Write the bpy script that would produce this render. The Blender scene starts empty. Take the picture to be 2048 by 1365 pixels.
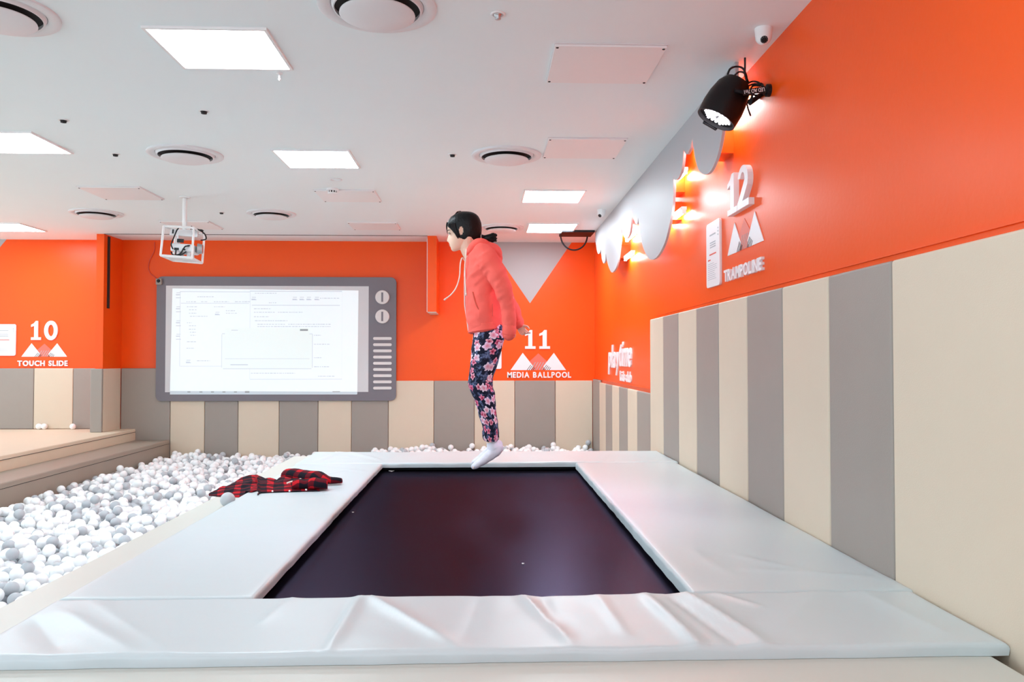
import bpy, bmesh, math, random
from mathutils import Vector, Matrix, noise
random.seed(7)
S = bpy.context.scene
COL = S.collection
PI = math.pi

# ------------------------------------------------------------------ camera, world, exposure
CZ = 1.53                                   # lens height above the pit floor
F = 1570.0                                  # focal length in pixels of the 2048 px frame
YAW, PITCH = math.radians(2.11), math.radians(1.295)
cam = bpy.data.cameras.new('camera'); cam.sensor_width = 36.0; cam.lens = 36.0 * F / 2048.0
cam.clip_start = 0.02
camo = bpy.data.objects.new('camera', cam); COL.objects.link(camo)
camo.location = (0, 0, CZ); camo.rotation_euler = (PI / 2 + PITCH, 0, -YAW)
S.camera = camo
S.view_settings.view_transform = 'Standard'; S.view_settings.look = 'None'
S.view_settings.gamma = 1.0; S.view_settings.use_curve_mapping = False
S.view_settings.exposure = 0.64
S.cycles.diffuse_bounces = 8; S.cycles.max_bounces = 14
W = bpy.data.worlds.new('world'); S.world = W; W.use_nodes = True
W.node_tree.nodes['Background'].inputs[0].default_value = (0.84, 1.0, 1.10, 1)
W.node_tree.nodes['Background'].inputs[1].default_value = 1.3
PANEL_EMIT = 20.0
TUBE_EMIT = 38.0

# pixel -> place in the room
_f = Vector((math.sin(YAW) * math.cos(PITCH), math.cos(YAW) * math.cos(PITCH), math.sin(PITCH)))
_r = Vector((math.cos(YAW), -math.sin(YAW), 0)); _u = _r.cross(_f)
EYE = Vector((0, 0, CZ))
def ray(px, py): return (_f * F + _r * (px - 1024) + _u * (682.5 - py)).normalized()
def at(px, py, Y=None, Z=None, off=None):
    d = ray(px, py)
    if Y is not None: t = Y / d.y
    elif Z is not None: t = (Z - CZ) / d.z
    else: t = (WX - off) / (d.x - WK * d.y)           # on the right wall, off = distance out of it
    return EYE + d * t
WX, WK = 1.575, 0.00923                     # the right wall stands at X = WX + WK * Y
CEIL = CZ + 1.76
YB = 11.8                                   # back wall
MATZ = CZ - 0.835                           # top of the trampoline surround
CURBZ = CZ - 0.872

# ------------------------------------------------------------------ materials
def s2l(c):
    return tuple(((v / 255) / 12.92 if v / 255 <= 0.04045 else ((v / 255 + 0.055) / 1.055) ** 2.4) for v in c)
def mat(name, rgb, rough=0.5, metal=0.0, var=0.0, vscale=6.0, bump=0.0, bscale=60.0, spec=0.5, lin=False, coat=0.0, emit=None, estr=0.0):
    m = bpy.data.materials.new(name); m.use_nodes = True
    nt = m.node_tree; b = nt.nodes['Principled BSDF']
    c = rgb if lin else s2l(rgb)
    b.inputs['Base Color'].default_value = (*c, 1)
    b.inputs['Roughness'].default_value = rough; b.inputs['Metallic'].default_value = metal
    b.inputs['Specular IOR Level'].default_value = spec
    b.inputs['Coat Weight'].default_value = coat
    if emit:
        b.inputs['Emission Color'].default_value = (*emit, 1); b.inputs['Emission Strength'].default_value = estr
    tc = nt.nodes.new('ShaderNodeTexCoord')
    if var > 0:
        n = nt.nodes.new('ShaderNodeTexNoise'); n.inputs['Scale'].default_value = vscale; n.inputs['Detail'].default_value = 4
        mx = nt.nodes.new('ShaderNodeMix'); mx.data_type = 'RGBA'
        mx.inputs[6].default_value = (*[v * (1 - var) for v in c], 1); mx.inputs[7].default_value = (*[min(1, v * (1 + var)) for v in c], 1)
        nt.links.new(tc.outputs['Object'], n.inputs['Vector']); nt.links.new(n.outputs['Fac'], mx.inputs[0])
        nt.links.new(mx.outputs[2], b.inputs['Base Color'])
    if bump > 0:
        n2 = nt.nodes.new('ShaderNodeTexNoise'); n2.inputs['Scale'].default_value = bscale; n2.inputs['Detail'].default_value = 3
        bp = nt.nodes.new('ShaderNodeBump'); bp.inputs['Strength'].default_value = bump; bp.inputs['Distance'].default_value = 0.01
        nt.links.new(tc.outputs['Object'], n2.inputs['Vector']); nt.links.new(n2.outputs['Fac'], bp.inputs['Height'])
        nt.links.new(bp.outputs['Normal'], b.inputs['Normal'])
    return m
M = {}
M['ceiling'] = mat('ceiling_paint', (234, 243, 245), 0.7, var=0.015, vscale=1.5)
M['white'] = mat('white_paint', (236, 234, 234), 0.45)
M['board'] = mat('board_white', (178, 179, 183), 0.5)
M['orange2'] = mat('orange_gloss_paint', (0.90, 0.094, 0.003), 0.31, lin=True, spec=0.28, bump=0.06, bscale=40, var=0.03, vscale=2)
M['cap'] = mat('vent_white', (226, 224, 226), 0.5)
M['orange'] = mat('orange_paint', (0.90, 0.090, 0.003), 0.33, lin=True, spec=0.3, bump=0.05, bscale=45, var=0.03, vscale=2)
M['grey_paint'] = mat('grey_paint', (172, 169, 170), 0.5)
M['cream'] = mat('cream_vinyl', (216, 199, 178), 0.55, bump=0.12, bscale=220, var=0.02)
M['taupe'] = mat('taupe_vinyl', (157, 147, 139), 0.5, bump=0.12, bscale=220, var=0.03)
M['curb'] = mat('beige_vinyl', (203, 204, 196), 0.4, var=0.02)
M['wood'] = mat('cream_step_vinyl', (228, 210, 186), 0.5, bump=0.08, bscale=150, var=0.03)
M['step'] = mat('brown_step_vinyl', (160, 146, 132), 0.5, bump=0.1, bscale=200, var=0.03)
M['mat'] = mat('silver_vinyl', (200, 211, 214), 0.36, bump=0.06, bscale=25, spec=0.5)
M['black'] = mat('black_plastic', (8, 8, 11), 0.42, spec=0.35)
M['blackm'] = mat('black_metal', (20, 20, 25), 0.5, spec=0.3)
M['rubber'] = mat('black_cable', (12, 12, 14), 0.6)
M['dark'] = mat('dark_gap', (38, 35, 36), 0.8)
M['steel'] = mat('steel', (190, 190, 192), 0.3, metal=0.9)
M['tvgrey'] = mat('tv_grey', (118, 112, 120), 0.45, var=0.02)
M['knob'] = mat('knob_white', (222, 217, 216), 0.45)
M['screen'] = mat('screen_board', (214, 213, 216), 0.5)
M['letter'] = mat('sign_white', (238, 235, 238), 0.4)
M['pink'] = mat('sign_pink', (232, 110, 92), 0.5)
M['hatch'] = mat('sign_hatch', (66, 62, 66), 0.5)
M['ink'] = mat('grey_ink', (176, 180, 186), 0.6)
M['redink'] = mat('red_ink', (214, 84, 66), 0.6)
M['ballw'] = mat('white_ball', (247, 248, 249), 0.32)
M['ballg'] = mat('silver_ball', (184, 187, 192), 0.3)
M['skin'] = mat('skin', (238, 196, 172), 0.5, var=0.03, vscale=12)
M['skin'].node_tree.nodes['Principled BSDF'].inputs['Subsurface Weight'].default_value = 0.08
M['skin'].node_tree.nodes['Principled BSDF'].inputs['Subsurface Radius'].default_value = (0.02, 0.008, 0.004)
M['hair'] = mat('hair', (7, 7, 10), 0.42, bump=0.3, bscale=90, spec=0.3)
M['coral'] = mat('coral_fleece', (1.0, 0.145, 0.115), 0.8, lin=True, bump=0.15, bscale=160, var=0.05, vscale=14, spec=0.2)
M['sock'] = mat('sock_white', (226, 224, 236), 0.85, bump=0.25, bscale=260)
M['cord'] = mat('cord_white', (240, 225, 212), 0.7)
M['eyew'] = mat('eye_white', (225, 222, 220), 0.3)
M['eyeb'] = mat('eye_dark', (24, 16, 14), 0.25)
M['lip'] = mat('lip', (206, 120, 112), 0.5)
M['lamp'] = mat('lamp_diffuser', (255, 255, 255), 0.5, emit=(0.86, 1.0, 1.08), estr=PANEL_EMIT)
M['tube'] = mat('tube_glow', (255, 255, 255), 0.5, emit=(0.95, 1.0, 1.0), estr=TUBE_EMIT)
M['led'] = mat('led_glow', (255, 255, 255), 0.4, emit=(0.93, 0.88, 1.0), estr=6.0)
M['image'] = mat('projected_image', (205, 208, 212), 0.6, emit=(0.86, 0.98, 1.02), estr=0.3)
M['imageb'] = mat('projected_window', (205, 208, 207), 0.6, emit=(0.86, 1.0, 1.0), estr=0.28)
M['imagel'] = mat('projected_line', (178, 184, 196), 0.6, emit=(0.86, 0.93, 1.0), estr=0.2)
M['imaged'] = mat('projected_dark', (150, 156, 160), 0.6, emit=(0.9, 0.95, 1.0), estr=0.03)
M['bar'] = mat('projected_taskbar', (178, 190, 200), 0.6, emit=(0.9, 0.96, 1.0), estr=0.15)

def bed_material():
    m = mat('trampoline_fabric', (12, 10, 15), 0.3, spec=0.05)
    nt = m.node_tree; b = nt.nodes['Principled BSDF']
    tc = nt.nodes.new('ShaderNodeTexCoord')
    wv = nt.nodes.new('ShaderNodeTexWave'); wv.bands_direction = 'X'; wv.inputs['Scale'].default_value = 60
    wv2 = nt.nodes.new('ShaderNodeTexWave'); wv2.bands_direction = 'Y'; wv2.inputs['Scale'].default_value = 60
    ad = nt.nodes.new('ShaderNodeMath'); ad.operation = 'ADD'
    bp = nt.nodes.new('ShaderNodeBump'); bp.inputs['Strength'].default_value = 0.05; bp.inputs['Distance'].default_value = 0.002
    for w in (wv, wv2): nt.links.new(tc.outputs['Object'], w.inputs['Vector'])
    nt.links.new(wv.outputs['Fac'], ad.inputs[0]); nt.links.new(wv2.outputs['Fac'], ad.inputs[1])
    nt.links.new(ad.outputs[0], bp.inputs['Height']); nt.links.new(bp.outputs['Normal'], b.inputs['Normal'])
    n = nt.nodes.new('ShaderNodeTexNoise'); n.inputs['Scale'].default_value = 3; n.inputs['Detail'].default_value = 6
    mr = nt.nodes.new('ShaderNodeMapRange'); mr.inputs[3].default_value = 0.22; mr.inputs[4].default_value = 0.28
    nt.links.new(tc.outputs['Object'], n.inputs['Vector']); nt.links.new(n.outputs['Fac'], mr.inputs[0]); nt.links.new(mr.outputs[0], b.inputs['Roughness'])
    gl = nt.nodes.new('ShaderNodeBsdfGlossy'); gl.inputs['Color'].default_value = (0.05, 0.043, 0.07, 1)
    df = nt.nodes.new('ShaderNodeBsdfDiffuse'); df.inputs['Color'].default_value = (0.006, 0.005, 0.008, 1)
    su = nt.nodes.new('ShaderNodeAddShader'); nt.links.new(gl.outputs[0], su.inputs[0]); nt.links.new(df.outputs[0], su.inputs[1])
    nt.links.new(mr.outputs[0], gl.inputs['Roughness']); nt.links.new(bp.outputs['Normal'], gl.inputs['Normal'])
    nt.links.new(su.outputs[0], nt.nodes['Material Output'].inputs['Surface'])
    return m
M['bed'] = bed_material()

def floral_material():
    m = mat('floral_cotton', (16, 17, 38), 0.75, spec=0.2)
    nt = m.node_tree; b = nt.nodes['Principled BSDF']; N = nt.nodes.new; L = nt.links.new
    uv = N('ShaderNodeUVMap')
    def math_(op, a, c=None):
        n = N('ShaderNodeMath'); n.operation = op
        for i, v in ((0, a), (1, c)):
            if v is None: continue
            if isinstance(v, (int, float)): n.inputs[i].default_value = v
            else: L(v, n.inputs[i])
        return n.outputs[0]
    def mix(f, a, c):
        n = N('ShaderNodeMix'); n.data_type = 'RGBA'; L(f, n.inputs[0])
        for i, v in ((6, a), (7, c)):
            if isinstance(v, tuple): n.inputs[i].default_value = (*v, 1)
            else: L(v, n.inputs[i])
        return n.outputs[2]
    base = (0.006, 0.007, 0.022)
    ns = N('ShaderNodeTexNoise'); ns.inputs['Scale'].default_value = 26; ns.inputs['Detail'].default_value = 5; ns.inputs['Roughness'].default_value = 0.7
    L(uv.outputs[0], ns.inputs['Vector'])
    haze = N('ShaderNodeMapRange'); haze.inputs[1].default_value = 0.5; haze.inputs[2].default_value = 0.68; L(ns.outputs['Fac'], haze.inputs[0])
    col = mix(haze.outputs[0], base, (0.22, 0.28, 0.52))
    for k, (scale, off, white) in enumerate(((21.0, 0.0, False), (17.0, 3.3, True))):
        mp = N('ShaderNodeMapping'); mp.inputs['Location'].default_value = (off, off * 1.7, 0)
        wn = N('ShaderNodeTexNoise'); wn.inputs['Scale'].default_value = 55 + 20*k; L(uv.outputs[0], wn.inputs['Vector'])
        ws = N('ShaderNodeVectorMath'); ws.operation = 'SCALE'; ws.inputs['Scale'].default_value = .016; L(wn.outputs['Color'], ws.inputs[0])
        wa = N('ShaderNodeVectorMath'); wa.operation = 'ADD'; L(uv.outputs[0], wa.inputs[0]); L(ws.outputs[0], wa.inputs[1]); L(wa.outputs[0], mp.inputs[0])
        vo = N('ShaderNodeTexVoronoi'); vo.voronoi_dimensions = '2D'; vo.inputs['Scale'].default_value = scale; vo.inputs['Randomness'].default_value = 0.75
        L(mp.outputs[0], vo.inputs['Vector'])
        df = N('ShaderNodeVectorMath'); df.operation = 'SUBTRACT'; L(mp.outputs[0], df.inputs[0]); L(vo.outputs['Position'], df.inputs[1])
        sp = N('ShaderNodeSeparateXYZ'); L(df.outputs[0], sp.inputs[0])
        ang = math_('ARCTAN2', sp.outputs[1], sp.outputs[0])
        sc = N('ShaderNodeSeparateColor'); L(vo.outputs['Color'], sc.inputs[0])
        ang2 = math_('ADD', ang, math_('MULTIPLY', sc.outputs[0], 6.28))
        pet = math_('ADD', math_('MULTIPLY', math_('COSINE', math_('MULTIPLY', ang2, 5.0)), 0.075), 0.35)
        mask = math_('LESS_THAN', vo.outputs['Distance'], pet)
        keep = math_('GREATER_THAN', sc.outputs[1], 0.35 if not white else 0.45)
        mask = math_('MULTIPLY', mask, keep)
        g = N('ShaderNodeMapRange'); g.inputs[1].default_value = 0.06; g.inputs[2].default_value = 0.34; L(vo.outputs['Distance'], g.inputs[0])
        tone = mix(sc.outputs[2], (0.85, 0.2, 0.36), (0.95, 0.5, 0.6)) if not white else mix(sc.outputs[2], (0.9, 0.82, 0.86), (0.8, 0.62, 0.82))
        pc = mix(g.outputs[0], (0.35, 0.01, 0.05) if not white else (0.75, 0.25, 0.35), tone)
        col = mix(mask, col, pc)
    L(col, b.inputs['Base Color'])
    return m
M['floral'] = floral_material()

def plaid_material():
    m = mat('plaid_flannel', (120, 8, 14), 0.85, spec=0.15)
    nt = m.node_tree; b = nt.nodes['Principled BSDF']; N = nt.nodes.new; L = nt.links.new
    uv = N('ShaderNodeUVMap'); sp = N('ShaderNodeSeparateXYZ'); L(uv.outputs[0], sp.inputs[0])
    fac = []
    for o in (0, 1):
        a = N('ShaderNodeMath'); a.operation = 'MULTIPLY'; a.inputs[1].default_value = 9.5; L(sp.outputs[o], a.inputs[0])
        f = N('ShaderNodeMath'); f.operation = 'FRACT'; L(a.outputs[0], f.inputs[0])
        g = N('ShaderNodeMath'); g.operation = 'GREATER_THAN'; g.inputs[1].default_value = 0.4; L(f.outputs[0], g.inputs[0]); fac.append(g.outputs[0])
    s = N('ShaderNodeMath'); s.operation = 'ADD'; L(fac[0], s.inputs[0]); L(fac[1], s.inputs[1])
    h = N('ShaderNodeMath'); h.operation = 'MULTIPLY'; h.inputs[1].default_value = 0.5; L(s.outputs[0], h.inputs[0])
    cr = N('ShaderNodeValToRGB'); e = cr.color_ramp.elements; e[0].color = (0.5, 0.008, 0.016, 1); e[0].position = 0
    e[1].color = (0.008, 0.006, 0.012, 1); e[1].position = 1.0; k = e.new(0.5); k.color = (0.10, 0.004, 0.01, 1)
    L(h.outputs[0], cr.inputs[0]); L(cr.outputs[0], b.inputs['Base Color'])
    return m
M['plaid'] = plaid_material()

# ------------------------------------------------------------------ builders
class MB:
    """collects shapes for ONE mesh object"""
    def __init__(s): s.v = []; s.f = []; s.uv = None
    def add(s, vs, fs):
        n = len(s.v); s.v += [Vector(v) for v in vs]; s.f += [tuple(i + n for i in f) for f in fs]; return s
    def box(s, a, b):
        x0, y0, z0 = (min(a[i], b[i]) for i in range(3)); x1, y1, z1 = (max(a[i], b[i]) for i in range(3))
        return s.add([(x0,y0,z0),(x1,y0,z0),(x1,y1,z0),(x0,y1,z0),(x0,y0,z1),(x1,y0,z1),(x1,y1,z1),(x0,y1,z1)],
                     [(3,2,1,0),(4,5,6,7),(0,1,5,4),(1,2,6,5),(2,3,7,6),(3,0,4,7)])
    def mbox(s, fn, u0, u1, v0, v1, d0, d1):               # a box through a mapping fn(u, v, d)
        vs = [fn(u, v, d) for d in (d0, d1) for (u, v) in ((u0,v0),(u1,v0),(u1,v1),(u0,v1))]
        return s.add(vs, [(3,2,1,0),(4,5,6,7),(0,1,5,4),(1,2,6,5),(2,3,7,6),(3,0,4,7)])
    def prism(s, fn, poly, d0, d1):                        # an outline (u, v) extruded from d0 to d1
        n = len(poly)
        vs = [fn(u, v, d0) for u, v in poly] + [fn(u, v, d1) for u, v in poly]
        return s.add(vs, [tuple(range(n))[::-1], tuple(range(n, 2*n))] + [(i, (i+1) % n, n+(i+1) % n, n+i) for i in range(n)])
    def rings(s, rs, cap=True, close=True):
        n = len(rs[0]); vs = [p for r in rs for p in r]; fs = []
        for i in range(len(rs) - 1):
            for j in range(n if close else n - 1):
                k = (j + 1) % n; fs.append((i*n+j, i*n+k, (i+1)*n+k, (i+1)*n+j))
        if cap: fs += [tuple(range(n))[::-1], tuple(range((len(rs)-1)*n, len(rs)*n))]
        return s.add(vs, fs)
    def tube(s, pts, rad, n=10, cap=True):
        pts = [Vector(p) for p in pts]
        if not isinstance(rad, (list, tuple)): rad = [rad] * len(pts)
        up = None; rs = []
        for i, p in enumerate(pts):
            t = (pts[min(i+1, len(pts)-1)] - pts[max(i-1, 0)]).normalized()
            if up is None: up = Vector((0,0,1)) if abs(t.z) < 0.9 else Vector((0,1,0))
            a = t.cross(up).normalized(); up = a.cross(t).normalized()
            r = rad[i]; ra, rb = r if isinstance(r, tuple) else (r, r)
            rs.append([p + a * (ra * math.cos(2*PI*j/n)) + up * (rb * math.sin(2*PI*j/n)) for j in range(n)])
        return s.rings(rs, cap)
    def lathe(s, prof, o, axis=(0,0,1), n=32, cap=False):
        o = Vector(o); w = Vector(axis).normalized(); a = (Vector((1,0,0)) if abs(w.x) < .8 else Vector((0,1,0))).cross(w).normalized(); b = w.cross(a)
        return s.rings([[o + w*h + (a*math.cos(2*PI*j/n) + b*math.sin(2*PI*j/n))*r for j in range(n)] for r, h in prof], cap)
    def ball(s, c, r, nu=16, nv=10, sc=(1,1,1)):
        c = Vector(c); vs = [c + Vector((0,0,r*sc[2]))]; fs = []
        for i in range(1, nv):
            t = PI*i/nv
            for j in range(nu):
                q = 2*PI*j/nu; vs.append(c + Vector((r*sc[0]*math.sin(t)*math.cos(q), r*sc[1]*math.sin(t)*math.sin(q), r*sc[2]*math.cos(t))))
        vs.append(c - Vector((0,0,r*sc[2])))
        for j in range(nu): fs.append((0, 1+j, 1+(j+1) % nu))
        for i in range(nv-2):
            for j in range(nu): fs.append((1+i*nu+j, 1+(i+1)*nu+j, 1+(i+1)*nu+(j+1) % nu, 1+i*nu+(j+1) % nu))
        l = len(vs)-1
        for j in range(nu): fs.append((l, 1+(nv-2)*nu+(j+1) % nu, 1+(nv-2)*nu+j))
        return s.add(vs, fs)
    def mesh(s, name, o=(0,0,0), smooth=False, recalc=True):
        o = Vector(o); me = bpy.data.meshes.new(name)
        me.from_pydata([v - o for v in s.v], [], s.f)
        if recalc:
            bm = bmesh.new(); bm.from_mesh(me); bmesh.ops.recalc_face_normals(bm, faces=bm.faces); bm.to_mesh(me); bm.free()
        if smooth: me.polygons.foreach_set('use_smooth', [True]*len(me.polygons))
        me.update(); return me
    def build(s, name, m, parent=None, smooth=False, bevel=0, o=None, seg=2, autosmooth=None):
        """links the shapes as one object; parts keep their place relative to their thing"""
        base = parent_world(parent) if parent else (Vector(o) if o is not None else Vector((0,0,0)))
        ob = bpy.data.objects.new(name, s.mesh(name, base, smooth or bevel > 0))
        COL.objects.link(ob); ob.data.materials.append(m)
        if parent: ob.parent = parent
        else: ob.location = base
        if bevel > 0:
            md = ob.modifiers.new('bevel', 'BEVEL'); md.width = bevel; md.segments = seg; md.limit_method = 'ANGLE'; md.harden_normals = True
        elif smooth and autosmooth:
            ob.data.set_sharp_from_angle(angle=math.radians(autosmooth))
        return ob
def parent_world(o):
    p = Vector((0,0,0))
    while o: p = p + o.location; o = o.parent
    return p
def tag(o, label=None, cat=None, group=None, kind=None):
    if label: o['label'] = label
    if cat: o['category'] = cat
    if group: o['group'] = group
    if kind: o['kind'] = kind
    return o
def thing(name, loc, label, cat, group=None):
    o = bpy.data.objects.new(name, None); COL.objects.link(o); o.location = loc; o.empty_display_size = 0.05
    return tag(o, label, cat, group)
def struct(ob): ob['kind'] = 'structure'; return ob
def dup(root):
    c = root.copy(); COL.objects.link(c)
    for ch in list(root.children):
        k = dup(ch); k.parent = c
    return c
def catmull(pts, n=6):
    out = []; P = [pts[0]] + list(pts) + [pts[-1]]
    for i in range(1, len(P) - 2):
        a, b, c, d = (Vector(p) for p in P[i-1:i+3])
        for k in range(n):
            t = k / n
            out.append(0.5*((2*b) + (c-a)*t + (2*a-5*b+4*c-d)*t*t + (3*b-a-3*c+d)*t**3))
    out.append(Vector(pts[-1])); return out
def lerp(tab, x):
    if x <= tab[0][0]: return tab[0][1]
    for (a, b), (c, d) in zip(tab, tab[1:]):
        if x <= c: return b + (d-b)*(x-a)/(c-a)
    return tab[-1][1]
def rrect(x0, x1, y0, y1, r, n=6):
    out = []
    for cx, cy, a in ((x1-r, y1-r, 0), (x0+r, y1-r, 90), (x0+r, y0+r, 180), (x1-r, y0+r, 270)):
        for k in range(n+1):
            t = math.radians(a + 90*k/n); out.append((cx + r*math.cos(t), cy + r*math.sin(t)))
    return out
def backmap(u, v, d): return Vector((u, YB - d, v))              # on the back wall, d out of it
def rightmap(u, v, d): return Vector((WX + WK*u - d, u, v))      # on the right wall, u = distance from the lens
ORD = ['first', 'second', 'third', 'fourth', 'fifth', 'sixth', 'seventh', 'eighth', 'ninth', 'tenth', 'eleventh', 'twelfth']

# ------------------------------------------------------------------ the room
XL = -9.0
FZ = -.09                                    # pit floor
struct(MB().box((XL-.1, -2.5, FZ-.1), (2.2, YB+.2, FZ)).build('floor', M['step']))
struct(MB().box((XL-.1, -2.5, CEIL), (2.2, YB+.2, CEIL+.12)).build('ceiling', M['ceiling']))
struct(MB().box((XL, YB, FZ), (WX+WK*YB, YB+.15, CEIL)).build('wall_back', M['orange']))
struct(MB().prism(lambda u, v, d: Vector((u, v, d)), [(WX-WK*2.5, -2.5), (WX+.2, -2.5), (WX+.35, YB+.15), (WX+WK*(YB+.15), YB+.15)], FZ, CEIL).build('wall_right', M['orange2']))
# the wall stub of the shutter on the left and its hanging twin on the right
YF = 11.23
fx0, fx1 = at(192, 600, Y=YF).x, at(207, 600, Y=YF).x
struct(MB().box((fx0, YF, FZ), (fx1, YB, CEIL)).build('trim_1', M['orange']))
gx0, gx1 = at(855, 550, Y=YF).x, at(873, 550, Y=YF).x
gz = at(864, 624, Y=YF).z
g = struct(MB().box((gx0, YF, gz), (gx1, YB, CEIL)).build('trim_2', M['orange']))
MB().box((gx0+.004, YF+.004, gz-.012), (gx1-.004, YB-.004, gz)).build('end_cap', M['curb'], g)
MB().box((gx0-.012, YF+.03, gz), (gx0, YF+.06, CEIL-.03)).build('guide_edge', M['white'], g)
struct(MB().box((fx1, YF-.012, CEIL-.004), (gx0, YF+.012, CEIL)).build('trim_3', M['dark']))
sl = MB().box((fx1, YF+.10, at(211, 616, Y=YF).z), (fx1+.012, YF+.16, CEIL-.02)).build('shutter_guide', M['dark'])
tag(sl, 'narrow dark steel shutter guide fixed to the side of the orange wall stub', 'shutter guide')
# ledge lines above the pads
PADTOP = CZ + .375
LOWTOP = CZ - .335
struct(MB().mbox(rightmap, 1.5, 7.4, PADTOP+.03, PADTOP+.040, 0, .008).build('trim_4', M['orange']))
struct(MB().mbox(rightmap, 7.4, 11.78, LOWTOP+.035, LOWTOP+.045, 0, .015).build('trim_5', M['orange']))
# painted grey zigzag on the back wall
def painted(name, pts):
    return struct(MB().prism(backmap, [(p.x, p.z) for p in pts], 0, .0015).build(name, M['grey_paint']))
zt = CEIL - .0005
ap = at(1060, 607, Y=YB); rt = at(1143, 484, Y=YB); lf = Vector((2*ap.x - rt.x, YB, zt))
painted('trim_6', [ap, Vector((rt.x, YB, zt)), lf])
painted('trim_7', [Vector((at(13, 484, Y=YB).x, YB, zt)), Vector((at(-120, 484, Y=YB).x, YB, zt)), at(-55, 560, Y=YB)])

# ------------------------------------------------------------------ wall pads
def pad(fn, u0, u1, v0, v1, d, m, label, group, r=.012):
    o = MB().mbox(fn, min(u0, u1)+.002, max(u0, u1)-.002, v0, v1, 0.0, d).build('wall_pad', M[m], bevel=r, seg=3)
    return tag(o, label, 'wall pad', group)
px = [1300.7, 1326.7, 1357.4, 1393.3, 1438, 1495, 1566, 1658.7, 1785.5]
ys = [at(x, 900, off=.05).y for x in px] + [1.55]
for i in range(9):
    c = 'cream' if i % 2 == 0 else 'taupe'
    extra = '' if i else ' at the far end'
    lab = ('%s tall padded panel on the right wall, %s from its far end' % (c, ORD[i])) if i < 8 else 'wide cream tall padded panel nearest the front of the right wall'
    pad(rightmap, ys[i+1], ys[i], 0.55, PADTOP, .05, c, lab, 'tall pads on the right wall')
px = [1198.6, 1211, 1224, 1237.6, 1254.8, 1273.8]
ys2 = [YB - .035] + [at(x, 800, off=.035).y for x in px] + [ys[0]]
for i in range(7):
    c = 'taupe' if i % 2 == 0 else 'cream'
    pad(rightmap, ys2[i+1], ys2[i], FZ, LOWTOP + (.03 if i == 0 else .0), .035, c, '%s low padded panel on the right wall, %s from the back corner' % (c, ORD[i]), 'low pads on the right wall')
bx = [243, 340, 409, 476, 558, 636, 702.7, 776.6, 867.6, 948.8, 1029.6, 1110.9, 1190]
bX = [at(x, 830, Y=YB-.04).x for x in bx]; bX[-1] = WX + WK*YB - .036; bX[0] = fx1 + .012
zl, zm, zr = at(280, 737, Y=YB-.04).z, at(500, 797, Y=YB-.04).z, at(900, 762, Y=YB-.04).z
for i in range(12):
    c = 'taupe' if i % 2 == 0 else 'cream'
    top = zl if i == 0 else (zm if i < 7 else zr)
    where = 'beside the orange wall stub' if i == 0 else ('under the big screen, %s from its left' % ORD[i-1] if i < 7 else 'right of the big screen, %s from the corner' % ORD[11-i])
    pad(backmap, bX[i], bX[i+1], FZ, top, .04, c, '%s wall pad %s' % (c, where), 'pads on the back wall')
PLZ = CZ - 1.030                            # cream platform
XP, XS = -5.10, -4.61
STZ = CZ - 1.190
lx = [at(x, 800, Y=YB-.04).x for x in (-110, -12, 67, 145.6)] + [fx0]
for i, (c, w) in enumerate((('cream', 'at the left edge of the picture'), ('taupe', 'under the white notice board'), ('cream', 'under the touch slide sign'), ('taupe', 'between the sign and the wall stub'))):
    pad(backmap, lx[i], lx[i+1], PLZ, zl, .04, c, '%s wall pad on the platform %s' % (c, w), 'pads on the platform')
px0, px1 = at(180, 800, Y=YF-.04).x, at(203.5, 800, Y=YF-.04).x
tag(MB().box((px0, YF-.04, PLZ), (fx1+.012, YF, zl)).build('wall_pad', M['taupe'], bevel=.01), 'narrow grey pad on the front edge of the orange wall stub', 'wall pad', 'pads on the wall stub')
tag(MB().box((fx1, YF+.004, PLZ), (fx1+.012, YB-.042, zl)).build('wall_pad', M['cream'], bevel=.005), 'cream pad on the side of the orange wall stub', 'wall pad', 'pads on the wall stub')

# ------------------------------------------------------------------ steps
pl = MB().box((XL, 3.0, FZ), (XP, YB-.042, PLZ)).build('platform', M['wood'], bevel=.012); pl.modifiers[0].segments = 3
pl['kind'] = 'thing'; tag(pl, 'cream padded platform with a rounded front edge in front of the touch slide sign', 'platform')
MB().box((XP, 3.05, PLZ-.048), (XP+.006, YB-.05, PLZ-.044)).build('seam', M['dark'], pl)
for i, (a, b, w) in enumerate(((3.0, 7.02, 'near length of the brown padded step below the cream platform'), (7.024, YB-.042, 'far length of the brown padded step reaching the back wall'))):
    o = MB().box((XP+.001, a, FZ), (XS, b, STZ - (.004 if i else 0))).build('padded_step', M['step'], bevel=.014, seg=3)
    o['kind'] = 'thing'; tag(o, w, 'step', 'brown padded steps')
    MB().box((XS-.0005, a+.01, STZ-.062), (XS+.003, b-.01, STZ-.058)).build('seam', M['dark'], o)

# ------------------------------------------------------------------ curb round the trampoline
XC, XM = -1.70, -1.475                       # outer edge of the curb, left edge of the mats
YN, YI, YO, YE = 2.265, 2.79, 6.32, 7.09     # mat front, inner near, inner far, mat back edge
o = MB().box((XC, 1.9, FZ), (XM+.05, 7.12, CURBZ)).build('padded_curb', M['curb'], bevel=.02, seg=4)
tag(o, 'long beige padded curb between the ball pit and the trampoline', 'curb'); o['kind'] = 'thing'
xe = at(2010, 1310, Z=CURBZ).x
poly = rrect(XM+.052, 1.50, 1.75, YN+.3, .04, 6)
o = MB().prism(lambda u, v, d: Vector((u, v, d)), poly, FZ, CURBZ).build('padded_curb', M['curb'], bevel=.018, seg=4)
tag(o, 'beige padded curb running across the front of the trampoline', 'curb'); o['kind'] = 'thing'

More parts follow.
